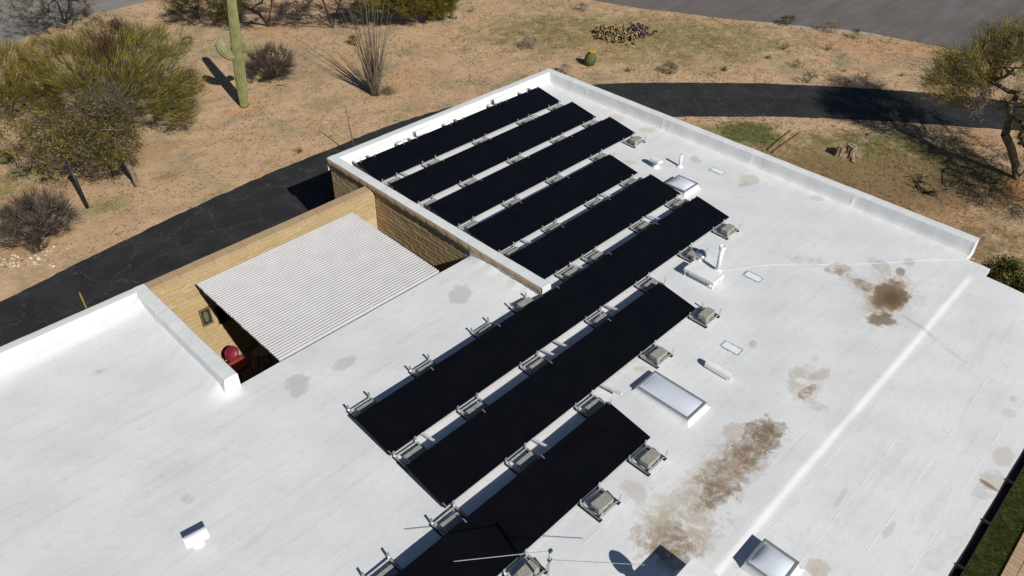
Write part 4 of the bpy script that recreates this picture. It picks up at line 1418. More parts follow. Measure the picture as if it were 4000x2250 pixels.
def tree(name, label, base, trunk, blobs, nt, seed, leaf, bark, per=20, spread=0.07, lm=(0.12, 0.34), wd=(0.008, 0.016), tip=0.006, power=0.5, rmax=0.16, droop=0.05, frac=1.0, dirmix=0.9, group=None, extra=None, seg=0.28, hang=0.0, cat="tree", twigs=0, radial=0.0, ctr=(0, 0, 0.8), wiggle=0.05):
    R = np.random.default_rng(seed)
    b = P(*base)
    t_ = thing(name, label, cat, tuple(b), 0, group)
    bb = np.array(b)
    tr = []
    for line in trunk:
        tr.append([np.zeros(3)] + [np.array(P(x, y, G + h)) - bb for x, y, h in line])
    bl = [(np.array(P(x, y, G + h)) - bb, np.array(r) if hasattr(r, '__len__') else np.array([r, r, r * 0.62]), w) for (x, y, h, r, w) in blobs]
    nodes, par, tips = skeleton(tr, bl, nt, R, seg, droop, wiggle)
    V, F, rad = limbs(nodes, par, tip, power, rmax)
    quad_mesh("trunk", V, F, bark, t_)
    if leaf:
        kids = np.bincount(par[par >= 0], minlength=len(nodes))
        sel = np.where((par >= 0) & (rad < tip * 3.2))[0]
        S = foliage(nodes, par, R, per, spread, lm[0], lm[1], wd[0], wd[1], dirmix, frac, hang, sel, np.array(ctr), radial, 0.32 if radial else 0.55)
        S = S[S[:, :, 2].min(1) > 0.02]
        tri_mesh("crown", S, leaf, t_)
        if twigs:
            S = foliage(nodes, par, R, twigs, spread * 0.8, 0.14, 0.40, 0.010, 0.018, 1.0, 1.0, hang, sel, np.array(ctr), radial, 0.4)
            S = S[S[:, :, 2].min(1) > 0.02]
            tri_mesh("bare_twigs", S, DRY, t_)
    if extra:
        for (x, y, h, r, n, mat, nm) in extra:
            c = np.array(P(x, y, G + h)) - bb
            C = c + R.normal(0, 1, (n, 3)) * np.array(r) * 0.5
            D = unit(R.normal(0, 1, (n, 3)) + np.array([0, 0, -0.9]))
            tri_mesh(nm, strokes(C, D, R.uniform(.08, .28, n), R.uniform(.008, .018, n), R), mat, t_)
    return t_

TG = "desert trees around the house"
tree("mesquite_tree", "leafy olive mesquite tree with leaning grey trunk beside the black lamp post", (538, 729), [[(525, 690, 0.35), (497, 640, 0.8), (470, 560, 1.5), (430, 520, 1.9)]],
     [(440, 560, 1.9, (1.1, 1.0, .6), 1.0), (300, 560, 2.0, (1.3, 1.0, .7), 1.5), (160, 540, 2.1, (1.2, 1.0, .7), 1.3), (330, 480, 2.5, (1.4, 1.2, .6), 1.2), (60, 500, 2.2, (1.0, .9, .6), .8)],
     430, 21, MESQ, BARK, per=26, spread=0.11, lm=(0.05, 0.13), wd=(0.018, 0.036), power=0.57, rmax=0.17, group=TG, dirmix=0.4, twigs=9)
tree("palo_verde_tree", "spreading yellow-green palo verde with dark mistletoe clumps behind the mesquite", (470, 560), [[(455, 500, 0.6), (430, 420, 1.3)], [(490, 500, 0.6), (520, 420, 1.2)], [(420, 520, 0.5), (360, 430, 1.3)]],
     [(430, 330, 2.1, (1.5, 1.3, .9), 2.0), (600, 330, 1.8, (1.4, 1.2, .8), 1.4), (300, 260, 2.4, (1.5, 1.3, .8), 1.5), (560, 200, 2.4, (1.5, 1.2, .7), 1.3), (420, 170, 2.9, (1.5, 1.3, .6), 1.2), (200, 200, 2.4, (1.1, 1.0, .5), .8), (660, 430, 1.1, (.9, .8, .5), .6), (700, 330, 1.5, (.8, .8, .6), .6)],
     700, 22, GREEN, GBARK, per=22, spread=0.11, lm=(0.16, 0.48), wd=(0.009, 0.017), rmax=0.12, group=TG, dirmix=0.6, droop=-0.05, twigs=15, radial=1.3, wiggle=0.02,
     extra=[(400, 165, 3.35, (.5, .45, .5), 1000, MISTLE, "mistletoe"), (450, 95, 3.6, (.24, .24, .25), 500, MISTLE, "mistletoe"), (330, 45, 3.0, (.15, .15, .2), 400, DRY, "mistletoe"), (420, 430, 2.45, (.9, .8, .7), 2600, DRY, "dead_branches"), (380, 400, 2.6, (.8, .7, .5), 420, GREYTWIG, "grey_branches")])
tree("palo_verde_tree", "bright green palo verde bush-tree at the far side of the mesquite crown", (40, 470), [[(45, 430, 0.5), (70, 370, 1.0)], [(20, 430, 0.5), (0, 380, 1.0)]],
     [(110, 330, 1.6, (1.2, 1.0, .7), 1.5), (10, 330, 1.5, (1.1, .9, .7), 1.2), (40, 230, 2.0, (1.0, .9, .5), .7), (170, 390, 1.1, (.8, .7, .5), .8)],
     260, 23, GREEN, GBARK, per=30, spread=0.10, lm=(0.14, 0.40), wd=(0.009, 0.017), rmax=0.08, group=TG, dirmix=0.6, droop=-0.05, twigs=6, radial=1.3, wiggle=0.02, ctr=(0, 0, 0.3))
tree("mesquite_tree", "dark nearly bare tree standing at the edge of the grey lane", (262, 92), [[(258, 60, 0.4), (270, 20, 0.9), (275, -40, 1.7)], [(240, 60, 0.5), (225, 10, 1.2)]],
     [(200, 0, 1.6, (1.7, 1.2, .9), 1.2), (120, 40, 1.3, (1.5, 1.0, .8), 1.2), (260, -60, 2.4, (2.0, 1.6, .9), 1.4), (180, -80, 2.6, (1.8, 1.4, .8), 1.0)],
     330, 24, DRY, DBARK, per=14, spread=0.06, lm=(0.14, 0.4), wd=(0.010, 0.018), rmax=0.15, group=TG)
tree("mesquite_tree", "dark mesquite with low drooping limbs reaching behind the saguaro", (1050, 104), [[(1040, 85, 0.25), (1010, 52, 0.75), (960, 25, 1.2)], [(1052, 60, 0.6), (1060, 0, 1.3), (1060, -60, 2.0)]],
     [(860, 35, 0.8, (1.3, 1.0, .45), .9), (720, 5, 1.0, (1.1, .9, .55), .9), (930, -40, 1.9, (2.0, 1.5, .8), 1.4), (1080, -90, 2.7, (2.0, 1.5, .8), 1.4), (760, -50, 2.0, (1.3, 1.2, .7), .8)],
     520, 25, DARKLEAF, DBARK, per=30, spread=0.09, lm=(0.08, 0.24), wd=(0.014, 0.026), rmax=0.13, group=TG, droop=0.12)
tree("mesquite_tree", "bare many-branched mesquite behind the tall ocotillo wands", (1302, 110), [[(1285, 70, 0.4), (1270, 20, 1.0), (1240, -30, 1.6)], [(1310, 60, 0.5), (1330, 0, 1.2)], [(1255, 90, 0.3), (1180, 55, 0.8), (1130, 20, 1.2)]],
     [(1150, 30, 0.9, (1.0, .8, .5), 1.0), (1260, -30, 1.8, (1.6, 1.3, .8), 1.2), (1380, -20, 1.6, (1.2, 1.0, .7), 1.0), (1330, -90, 2.5, (1.8, 1.4, .8), 1.2)],
     330, 26, DRY, DBARK, per=14, spread=0.05, lm=(0.12, 0.36), wd=(0.009, 0.016), rmax=0.12, group=TG)
tree("palo_verde_tree", "vivid yellow-green palo verde throwing deep shade beyond the ocotillo", (1676, 76), [[(1668, 40, 0.4), (1640, 0, 0.9), (1600, -40, 1.5)], [(1690, 40, 0.4), (1710, -10, 1.0)], [(1672, 20, 0.6), (1672, -40, 1.4)]],
     [(1640, 20, 0.9, (.9, .8, .5), 1.1), (1730, 5, 1.0, (.9, .8, .5), 1.0), (1560, -20, 1.5, (1.2, 1.0, .7), 1.2), (1660, -50, 1.9, (1.8, 1.4, .8), 1.6), (1520, -60, 2.2, (1.8, 1.4, .8), 1.4), (1430, -10, 1.4, (.9, .8, .6), .6)],
     700, 27, GREEN, GBARK, per=40, spread=0.07, lm=(0.14, 0.42), wd=(0.009, 0.018), rmax=0.11, group=TG, dirmix=0.6, radial=1.2, wiggle=0.02, twigs=8)
tree("palo_verde_tree", "open yellow-green palo verde with crooked trunk and brown mistletoe beside the drive", (3972, 700), [[(3967, 640, 0.45), (3950, 580, 0.95), (3925, 525, 1.4), (3945, 470, 1.8), (3945, 410, 2.3)], [(3990, 640, 0.5), (4020, 560, 1.1), (4030, 430, 2.0)], [(4010, 660, 0.5), (4080, 560, 1.3), (4150, 450, 2.2)]],
     [(3820, 260, 2.9, (1.3, 1.1, .65), 1.2), (3740, 270, 2.7, (1.0, 1.0, .6), 1.0), (3920, 180, 3.4, (1.3, 1.2, .7), 1.2), (3990, 140, 3.7, (1.1, 1.1, .6), .8), (3690, 330, 2.4, (.7, .8, .45), .5), (4060, 220, 3.5, (1.4, 1.3, .8), 1.0), (3980, 400, 2.3, (.6, .7, .5), .4), (4120, 330, 3.2, (1.3, 1.2, .8), 1.1), (4200, 200, 3.9, (1.6, 1.4, .8), 1.1), (4010, 520, 1.7, (.3, .35, .5), .3), (4180, 450, 2.6, (1.2, 1.0, .8), .8), (4110, 540, 1.9, (1.1, 1.0, .6), .8), (4230, 560, 2.1, (1.4, 1.3, .8), 1.0), (3760, 380, 2.1, (.6, .6, .4), .4), (4350, 480, 2.6, (1.6, 1.5, .8), 1.2), (4300, 300, 3.5, (1.6, 1.5, .8), 1.2), (4180, 640, 1.7, (1.2, 1.1, .6), 1.0), (4300, 690, 1.9, (1.5, 1.4, .7), 1.1)],
     1700, 28, GREEN, BARK, per=19, spread=0.13, lm=(0.14, 0.42), wd=(0.008, 0.015), rmax=0.15, group=TG, dirmix=0.9, hang=0.1, droop=0.0, twigs=6, radial=0.5, wiggle=0.03, ctr=(0, 0, 1.6),
     extra=[(3868, 310, 2.75, (.3, .3, .75), 1500, MISTLE, "mistletoe"), (3830, 400, 2.3, (.25, .25, .5), 420, GREYTWIG, "hanging_twigs")])

def bush(name, label, base, r, n, seed, mat, bark, per=8, lm=(0.12, 0.35), wd=(0.008, 0.015), spread=0.04, group=None, seg=0.16, tip=0.005, flat=0.75, cat="shrub", up=0.45, radial=0.0):
    R = np.random.default_rng(seed)
    b = P(*base)
    t_ = thing(name, label, cat, tuple(b), 0, group)
    k = max(5, int(n / 22))
    tr = []
    for i in range(k):
        a = 2 * math.pi * (i + R.uniform(-.3, .3)) / k
        d = unit(np.array([math.cos(a), math.sin(a), R.uniform(0.35, 1.6)]))
        tr.append([np.array([0.0, 0.0, -0.02]), d * np.array([r, r, r]) * 0.35, d * r * 0.62])
    bl = [(np.array([0, 0, r * up]), np.array([r, r, r * flat]), 1.0)]
    nodes, par, tips = skeleton(tr, bl, n, R, seg, 0.0, 0.03)
    nodes[:, 2] = np.maximum(nodes[:, 2], 0.0)
    V, F, rad = limbs(nodes, par, tip, 0.48, 0.05, 4)
    quad_mesh("stems", V, F, bark, t_)
    sel = np.where((par >= 0) & (rad < tip * 3.5))[0]
    S = foliage(nodes, par, R, per, spread, lm[0], lm[1], wd[0], wd[1], 1.4 if not radial else 0.5, 1.0, 0.0, sel, np.array([0, 0, -0.1]), radial, 0.28 if radial else 0.55)
    S = S[S[:, :, 2].min(1) > -0.01]
    tri_mesh("twigs", S, mat, t_)
    return t_

bush("bare_shrub", "round bare grey-brown thorn shrub behind the saguaro", (1065, 308), 1.05, 340, 41, DRY, DBARK, per=18, lm=(0.18, 0.46), wd=(0.008, 0.014), radial=1.6)
bush("bare_shrub", "big bare grey-brown thorn shrub beside the driveway and lamp post", (160, 925), 1.08, 330, 42, DRY, bark_material("pale_stem", (0.12, 0.095, 0.075), (0.24, 0.2, 0.16)), per=18, lm=(0.18, 0.46), wd=(0.008, 0.014), radial=1.6)
bush("bare_shrub", "small bare thorn shrub growing at the foot of the big one", (150, 985), 0.42, 90, 43, DRY, DBARK, per=12, lm=(0.08, 0.26), wd=(0.007, 0.013), radial=1.6)

SAGE = leaf_material("grey_green_leaf", [(0.0, (0.075, 0.085, 0.045)), (0.5, (0.125, 0.135, 0.075)), (1.0, (0.20, 0.205, 0.12))])
LUSH = leaf_material("lush_leaf", [(0.0, (0.035, 0.050, 0.010)), (0.5, (0.085, 0.105, 0.018)), (1.0, (0.19, 0.18, 0.04))])
STRAW = leaf_material("straw", [(0.0, (0.22, 0.17, 0.09)), (0.5, (0.33, 0.26, 0.145)), (1.0, (0.45, 0.37, 0.22))])
small = [((2617, 290), .33, SAGE, "plump grey-green shrub beside the driveway, biggest along that edge"), ((2453, 280), .20, SAGE, "small grey-green shrub between the barrel cactus and plump shrub"), ((2831, 278), .17, SAGE, "tiny grey-green shrub along the driveway past the plump shrub"),
         ((3075, 100), .36, DARKLEAF, "dusky olive shrub at the edge of the street"), ((3242, 128), .40, STRAW, "dry straw-coloured shrub at the edge of the street"), ((3337, 150), .27, SAGE, "grey-green shrub beside the straw-coloured one by the street"),
         ((3063, 195), .24, LUSH, "low bright green weed clump on the verge below the dusky shrub"), ((3235, 196), .24, SAGE, "wispy grey-green shrub below the straw-coloured street shrub"), ((3108, 264), .26, SAGE, "grey-green shrub in the middle of the sandy verge"),
         ((3000, 228), .16, DARKLEAF, "tiny dark shrub beside the sandy verge shrub"), ((3385, 312), .22, SAGE, "sparse grey-green shrub near the cracked drive edge"), ((3640, 316), .24, SAGE, "grey-green shrub beside the drive next to the crooked palo verde"),
         ((2826, 272), .12, DARKLEAF, "tiny dark weed touching the small driveway shrub"), ((3520, 298), .12, GREYTWIG, "tiny grey twiggy shrub on the verge by the drive"), ((3300, 280), .12, GREYTWIG, "tiny grey twiggy shrub in the sandy verge centre"),
         ((3150, 325), .34, SAGE, "low pale sage clump spilling over the driveway edge"), ((1385, 178), .30, LUSH, "low yellow-green shrub behind the ocotillo base"), ((1170, 596), .16, LUSH, "small green weed on the driveway verge near the thin brown pole"),
         ((735, 182), .3, DARKLEAF, "dusky shrub at the edge of the palo verde crown"), ((1840, 48), .25, GREYTWIG, "small grey dead bush beyond the pair of little cacti"), ((2065, 190), .36, GREYTWIG, "flattened dead grey brush on the grass beyond the far roof corner"),
         ((2280, 45), .3, GREYTWIG, "dead grey brush lying near the street edge"), ((3480, 470), .25, GREYTWIG, "pale fallen branch on the grass in the palo verde shade")]
for i, (b, r, m_, lab) in enumerate(small):
    bush("low_shrub", lab, b, r * 1.22, max(18, int(90 * r / .3)), 60 + i, m_, DBARK if m_ is not GREYTWIG else BARK, per=9, lm=(0.05, 0.14), wd=(0.010, 0.020), seg=0.09, tip=0.003, flat=0.7, group="low shrubs and dead brush")
bush("oleander_bush", "dense green bush against the house at the parapet end", (3890, 1150), 0.62, 160, 91, LUSH, DBARK, per=30, lm=(0.05, 0.13), wd=(0.025, 0.045), spread=0.07, flat=1.05, up=.75)
bush("oleander_bush", "dense yellow-green bush beyond the house eave, next to the parapet-end bush", (4030, 1230), 0.62, 160, 92, LUSH, DBARK, per=30, lm=(0.05, 0.13), wd=(0.025, 0.045), spread=0.07, flat=1.0, up=.7)
# dead little shrub on a stem near the far corner
q = bush("dead_shrub", "little grey dead shrub on a bare stem near the far roof corner", (2208, 290), 0.28, 60, 95, GREYTWIG, BARK, per=8, lm=(0.05, 0.15), wd=(0.008, 0.014), seg=0.08, tip=0.003, flat=0.8, up=0.9)

# --- saguaro
def ribbed(pts, rads, nrib, depth, per=4):
    n = nrib * per
    pts = [Vector(p) for p in pts]
    v, f = [], []
    pr_ = None
    for i, p in enumerate(pts):
        d = (pts[min(i + 1, len(pts) - 1)] - pts[max(i - 1, 0)]).normalized()
        if pr_ is None:
            r = d.cross(Vector((0.3, 0.9, 0.1)))
        else:
            r = pr_ - d * pr_.dot(d)
        r.normalize()
        pr_ = r
        u = d.cross(r)
        for k in range(n):
            a = 2 * math.pi * k / n
            w = abs(math.cos(nrib * a / 2))
            rr = rads[i] * (1 - depth * (1 - w ** 0.7))
            v.append(p + (r * math.cos(a) + u * math.sin(a)) * rr)
    for i in range(len(pts) - 1):
        for k in range(n):
            f.append((i * n + k, i * n + (k + 1) % n, (i + 1) * n + (k + 1) % n, (i + 1) * n + k))
    f.append(tuple((len(pts) - 1) * n + k for k in range(n)))
    f.append(tuple(range(n - 1, -1, -1)))
    return v, f

def cactus_mat(name, a, b, spine):
    t = NT(name, 0.6, 0.25)
    n = t.noise(3.0, 4, 0.6)
    col = t.mix(t.ramp(n, 0.35, 0.65), a, b)
    f = t.noise(70, 2, 0.6)
    col = t.mix(t.math('MULTIPLY', t.ramp(f, 0.58, 0.7), 0.6), col, spine)
    t.color(col)
    return t.m
SAG = cactus_mat("saguaro_skin", (0.175, 0.180, 0.070), (0.255, 0.255, 0.120), (0.36, 0.33, 0.20))
b = P(952, 418)
sg = thing("saguaro_cactus", "tall ribbed green saguaro with two stubby arms standing on the sand", "cactus", tuple(b))
hT = 4.35
topw = P(900, -40, G + hT) - b
pts, rads = [], []
NS = 46
for i in range(NS + 1):
    u = i / NS
    z = hT * u
    w = Vector((topw.x * (u ** 1.05), topw.y * (u ** 1.05), 0)) + Vector((0.03 * math.sin(3 * u + 1), 0.03 * math.sin(4 * u), 0))
    r = 0.170 + 0.036 * math.sin(math.pi * min(1, u * 1.15)) - 0.03 * max(0, 0.12 - u) / 0.12
    if u > 0.93:
        k = (u - 0.93) / 0.07
        r *= math.sqrt(max(0.02, 1 - k * k * 0.98))
    pts.append((w.x, w.y, z))
    rads.append(r)
v, f = ribbed(pts, rads, 19, 0.25)
m_ = mesh("trunk", v, f, True)
obj("trunk", m_, SAG, sg)
def arm(a, c, d, r0):
    a, c, d = Vector(a), Vector(c), Vector(d)
    pp, rr = [], []
    for i in range(19):
        u = i / 18
        q = a * (1 - u) ** 2 + c * 2 * u * (1 - u) + d * u * u
        pp.append(q)
        r = r0 * (0.72 + 0.4 * math.sin(math.pi * min(1, u * 0.9)))
        if u > 0.75:
            k = (u - 0.75) / 0.25
            r *= math.sqrt(max(0.03, 1 - k * k * 0.97))
        rr.append(r)
    v, f = ribbed(pp, rr, 15, 0.25)
    obj("arm", mesh("arm", v, f, True), SAG, sg)
za = 2.0
ax = Vector(np.interp(za, [p[2] for p in pts], [p[0] for p in pts]) * Vector((1, 0, 0))) + Vector((0, np.interp(za, [p[2] for p in pts], [p[1] for p in pts]), za))
arm(ax, ax + Vector((-0.40, 0.27, -0.02)), ax + Vector((-0.44, 0.31, 0.62)), 0.20)
ax2 = ax + Vector((0, 0, 0.25))
arm(ax2, ax2 + Vector((0.33, -0.29, -0.10)), ax2 + Vector((0.31, -0.27, 0.30)), 0.125)

# --- barrel cacti
BAR = cactus_mat("barrel_skin", (0.055, 0.075, 0.03), (0.10, 0.115, 0.05), (0.25, 0.21, 0.12))
def barrel(base, r, h, label, fruit=None, lean=(0, 0)):
    b = P(*base)
    t_ = thing("barrel_cactus", label, "cactus", tuple(b), 0, "barrel cacti")
    pts, rads = [], []
    for i in range(15):
        u = i / 14
        pts.append((lean[0] * u, lean[1] * u, h * u))
        rads.append(r * max(0.12, math.sin(math.pi * (0.22 + 0.74 * u)) ** 0.6))
    v, f = ribbed(pts, rads, 22, 0.2, 3)
    obj("body", mesh("body", v, f, True), BAR, t_)
    if fruit:
        for k in range(13):
            a = 2 * math.pi * k / 13
            rr = r * (0.42 if k % 2 else 0.33)
            obj("fruit", MB().lathe([(0.016, 0), (0.026, 0.02), (0.026, 0.05), (0.012, 0.07)], 8).mesh("fruit", True), fruit, t_, (lean[0] + rr * math.cos(a), lean[1] + rr * math.sin(a), h - 0.03))
    return t_
YEL = simple("yellow_fruit", (0.62, 0.36, 0.015), 0.6)
ORG = simple("orange_bloom", (0.45, 0.14, 0.02), 0.6)
barrel((2300, 252), 0.25, 0.62, "stout barrel cactus crowned with yellow fruit beyond the far roof corner", YEL, (-0.05, -0.16))
barrel((776, 70), 0.16, 0.24, "small grey barrel cactus on the sand behind the saguaro")
barrel((1766, 73), 0.11, 0.30, "small upright barrel cactus beside the vivid palo verde")
barrel((1782, 75), 0.045, 0.16, "tiny cactus pup next to the small upright barrel cactus")
barrel((20, 632), 0.24, 0.34, "squat barrel cactus with orange bloom beside the olive mesquite", ORG)

# --- ocotillo
R = np.random.default_rng(31)
b = P(1468, 372)
oc = thing("ocotillo", "tall fan of thin grey ocotillo wands on the sandy verge", "ocotillo", tuple(b))
OCM = bark_material("ocotillo_wand", (0.10, 0.086, 0.06), (0.21, 0.185, 0.135), 30)
to = np.array(P(1410, -70, G + 4.3)) - np.array(b)
for i in range(100):
    a = R.uniform(0, 2 * math.pi)
    s_ = R.uniform(0, 1) ** 0.6
    h = R.uniform(1.5, 4.3) if i < 42 else R.uniform(0.8, 2.3)
    lean = np.array([math.cos(a), math.sin(a)]) * s_ * 0.30 * h + to[:2] / 4.3 * h * 0.45
    pts, rad = [], []
    wob = R.uniform(-0.05, 0.05, (2, 6))
    r0 = R.uniform(0.011, 0.019)
    for k in range(8):
        u = k / 7
        x = 0.12 * math.cos(a) * s_ + lean[0] * u ** 1.25 + wob[0, 0] * math.sin(5 * u + wob[0, 1] * 60)
        y = 0.12 * math.sin(a) * s_ + lean[1] * u ** 1.25 + wob[1, 0] * math.sin(6 * u + wob[1, 1] * 60)
        pts.append((x, y, h * u))
        rad.append(r0 * (1 - 0.72 * u) + 0.002)
    obj("wand", MB().tube(pts, rad, 5).mesh("wand", True), OCM, oc)
n = 500
C = np.stack([R.normal(0.42, 0.12, n), R.normal(-0.22, 0.12, n), R.uniform(0, 0.2, n)], 1)
D = unit(R.normal(0, 0.6, (n, 3)) + np.array([0.3, -0.2, 0.4]))
gc = tag(tri_mesh("grass_clump", np.array(b) + strokes(C, D, R.uniform(.15, .45, n), R.uniform(.006, .012, n), R), STRAW), "dry pale grass clump at the foot of the ocotillo", "grass clump")

# --- prickly pear bed: dried tan pads, with purple pads at one end
def pad_mesh(name, mat):
    v, f = [], []
    n = 10
    for y, s_ in ((-0.12, 0.86), (0.0, 1.0), (0.12, 0.86)):
        for k in range(n):
            a = 2 * math.pi * k / n
            v.append((0.42 * s_ * math.cos(a) * (1 + 0.15 * math.sin(a)), y, 0.5 + 0.52 * s_ * math.sin(a)))
    for i in range(2):
        for k in range(n):
            f.append((i * n + k, i * n + (k + 1) % n, (i + 1) * n + (k + 1) % n, (i + 1) * n + k))
    f += [tuple(range(n)), tuple(2 * n + k for k in range(n - 1, -1, -1))]
    m = mesh(name, v, f, True)
    m.materials.append(mat)
    return m
def rmat(name, cols):
    t = NT(name, 0.75, 0.2)
    t.color(t.cramp(t.objrand(), [(i / (len(cols) - 1), c) for i, c in enumerate(cols)]))
    return t.m
tanp = pad_mesh("pad", rmat("dry_pads", [(0.055, 0.042, 0.03), (0.27, 0.19, 0.085), (0.36, 0.26, 0.12), (0.16, 0.115, 0.065), (0.42, 0.34, 0.20)]))
purp = pad_mesh("pad", rmat("purple_pads", [(0.075, 0.045, 0.05), (0.13, 0.075, 0.08), (0.20, 0.125, 0.12), (0.06, 0.04, 0.042)]))
L_, R_ = P(2330, 135), P(2490, 150)
t_ = thing("dried_prickly_pear", "sprawling heap of withered tan prickly pear pads on the grass", "cactus", tuple((L_ + R_) / 2))
ax_ = (R_ - L_)
lat = Vector((-ax_.y, ax_.x, 0)).normalized()
for i in range(290):
    u, w = rnd.uniform(-0.5, 0.5), max(-1.0, min(1.0, rnd.gauss(0, 0.45)))
    q = ax_ * u * 1.02 + lat * w * (1.1 - abs(u) * 0.5)
    s_ = rnd.uniform(0.11, 0.20)
    z = max(0, rnd.uniform(-0.05, 0.25) * (1 - abs(w) * 0.7))
    ob = obj("pad", tanp, None, t_, (q.x, q.y, z), None, (s_, s_, s_ * rnd.uniform(0.9, 1.3)))
    ob.rotation_euler = (rnd.uniform(-1.5, 1.5), rnd.uniform(-1.2, 1.2), rnd.uniform(0, 6.28))
q0 = P(2485, 135)
t_ = thing("purple_prickly_pear", "purple prickly pear growing at one end of the withered pad heap", "cactus", tuple(q0))
for i in range(46):
    lvl = rnd.choice((0, 0, 1, 1, 2, 2))
    s_ = rnd.uniform(0.15, 0.22)
    ob = obj("pad", purp, None, t_, (rnd.gauss(0, 0.26), rnd.gauss(0, 0.34), lvl * 0.12), None, (s_, s_, s_ * 1.15))
    ob.rotation_euler = (rnd.uniform(-.6, .6), rnd.uniform(-.6, .6), rnd.uniform(0, 6.28))

# --- stump
q = P(3318, 612)
t_ = thing("tree_stump", "weathered split tree stump with pale sawn top on the grass", "stump", tuple(q), math.radians(-20))
SW = bark_material("weathered_wood", (0.17, 0.12, 0.075), (0.34, 0.27, 0.19), 14)
def lump(rad, h, n, seed, c=(0, 0)):
    R = random.Random(seed)
    pr_ = [(1.25, -0.03), (1.1, 0.1 * h), (0.95, 0.5 * h), (0.98, 0.9 * h), (0.9, h)]
    v, f = [], []
    ph = [R.uniform(0, 6.28) for _ in range(3)]
    for r_, z in pr_:
        for k in range(n):
            a = 2 * math.pi * k / n
            w = 1 + 0.14 * math.sin(3 * a + ph[0]) + 0.09 * math.sin(7 * a + ph[1])
            v.append((c[0] + rad * r_ * w * math.cos(a), c[1] + rad * r_ * w * math.sin(a), z + (0.06 * math.sin(2 * a + ph[2]) if z > 0.5 * h else 0)))
    for i in range(len(pr_) - 1):
        for k in range(n):
            f.append((i * n + k, i * n + (k + 1) % n, (i + 1) * n + (k + 1) % n, (i + 1) * n + k))
    f.append(tuple((len(pr_) - 1) * n + k for k in range(n)))
    return mesh("bole", v, f, False)
obj("bole", lump(0.17, 0.42, 18, 1), SW, t_)
obj("split_bole", lump(0.17, 0.34, 16, 2, (-0.27, 0.2)), SW, t_)
obj("sawn_top", MB().lathe([(0.13, 0.40), (0.135, 0.435), (0.12, 0.44)], 18).mesh("sawn_top"), simple("sawn_wood", (0.36, 0.33, 0.26), 0.9, var=0.2, scale=20), t_)
for k in range(5):
    a = k * 1.3 + 0.3
    obj("root", MB().tube([(0.15 * math.cos(a), 0.15 * math.sin(a), 0.1), (0.3 * math.cos(a + .2), 0.3 * math.sin(a + .2), 0.04), (0.42 * math.cos(a + .3), 0.42 * math.sin(a + .3), 0.0)], [0.06, 0.04, 0.015], 6).mesh("root"), SW, t_)
tag(obj("bark_slab", MB().add([(0, 0, 0.005), (0.28, 0.05, 0.01), (0.3, 0.16, 0.03), (0.05, 0.14, 0.02), (0, 0, 0.04), (0.28, 0.05, 0.05), (0.3, 0.16, 0.065), (0.05, 0.14, 0.06)], [(0, 3, 2, 1), (4, 5, 6, 7), (0, 1, 5, 4), (1, 2, 6, 5), (2, 3, 7, 6), (3, 0, 4, 7)]).mesh("bark_slab"), SW, None, P(3335, 640) + Vector((0, 0, 0.0))), "flat slab of bark lying beside the split stump", "bark")

# fallen branches
def fallen(px, label, seed, mat, r=0.025, nb=5):
    R = random.Random(seed)
    pts = [P(x, y) for x, y in px]
    b = pts[0]
    t_ = thing("fallen_branch", label, "branch", tuple(b), 0, "fallen branches in the palo verde shade")
    main = [(p.x - b.x, p.y - b.y, 0.03 + 0.05 * math.sin(i)) for i, p in enumerate(pts)]
    obj("limb", MB().tube(main, [r * (1 - 0.7 * i / (len(main) - 1)) for i in range(len(main))], 6).mesh("limb", True), mat, t_)
    for k in range(nb):
        i = R.randrange(len(main) - 1)
        s0 = Vector(main[i])
        e = s0 + Vector((R.uniform(-.5, .5), R.uniform(-.5, .5), R.uniform(0.0, .2)))
        obj("twig", MB().tube([s0, (s0 + e) / 2 + Vector((0, 0, 0.05)), e], [r * .5, r * .3, r * .12], 5).mesh("twig", True), mat, t_)
fallen([(3660, 770), (3620, 760), (3590, 740), (3585, 715), (3600, 695), (3640, 680)], "dark curled fallen branch on the bare soil near the parapet", 3, DBARK, 0.05, 16)
fallen([(3705, 745), (3690, 715), (3690, 680), (3720, 660)], "pale hooked fallen branch on green weeds", 4, BARK, 0.025, 6)
fallen([(3390, 525), (3440, 515), (3500, 510), (3540, 505)], "pale straight fallen branch in the tree shade near the driveway", 5, BARK, 0.025, 6)
fallen([(3770, 720), (3850, 735), (3900, 745)], "thin straight stick lying on the soil near the crooked palo verde", 6, BARK, 0.018, 4)
fallen([(3640, 755), (3700, 752), (3770, 750)], "short pale stick beside the dark curled branch", 7, BARK, 0.016, 3)
fallen([(1085, 335), (1115, 340), (1130, 350)], "thin dead stick below the round bare shrub", 8, BARK, 0.014, 3)

# low timber edging by the lawn patch behind the parapet
for (a, b_, lab) in (((3000, 590), (3090, 512), "long low timber edging board on the grass behind the parapet"), ((3018, 600), (3125, 520), "shorter low timber edging board beside the long one behind the parapet")):
    p0, p1 = P(*a), P(*b_)
    tag(obj("edging_board", MB().bar(p0 + Vector((0, 0, 0.035)), p1 + Vector((0, 0, 0.02)), 0.035, 0.07).mesh("edging_board"), bark_material("edging_wood" , (0.17, 0.11, 0.055), (0.25, 0.165, 0.085))), lab, "edging board")

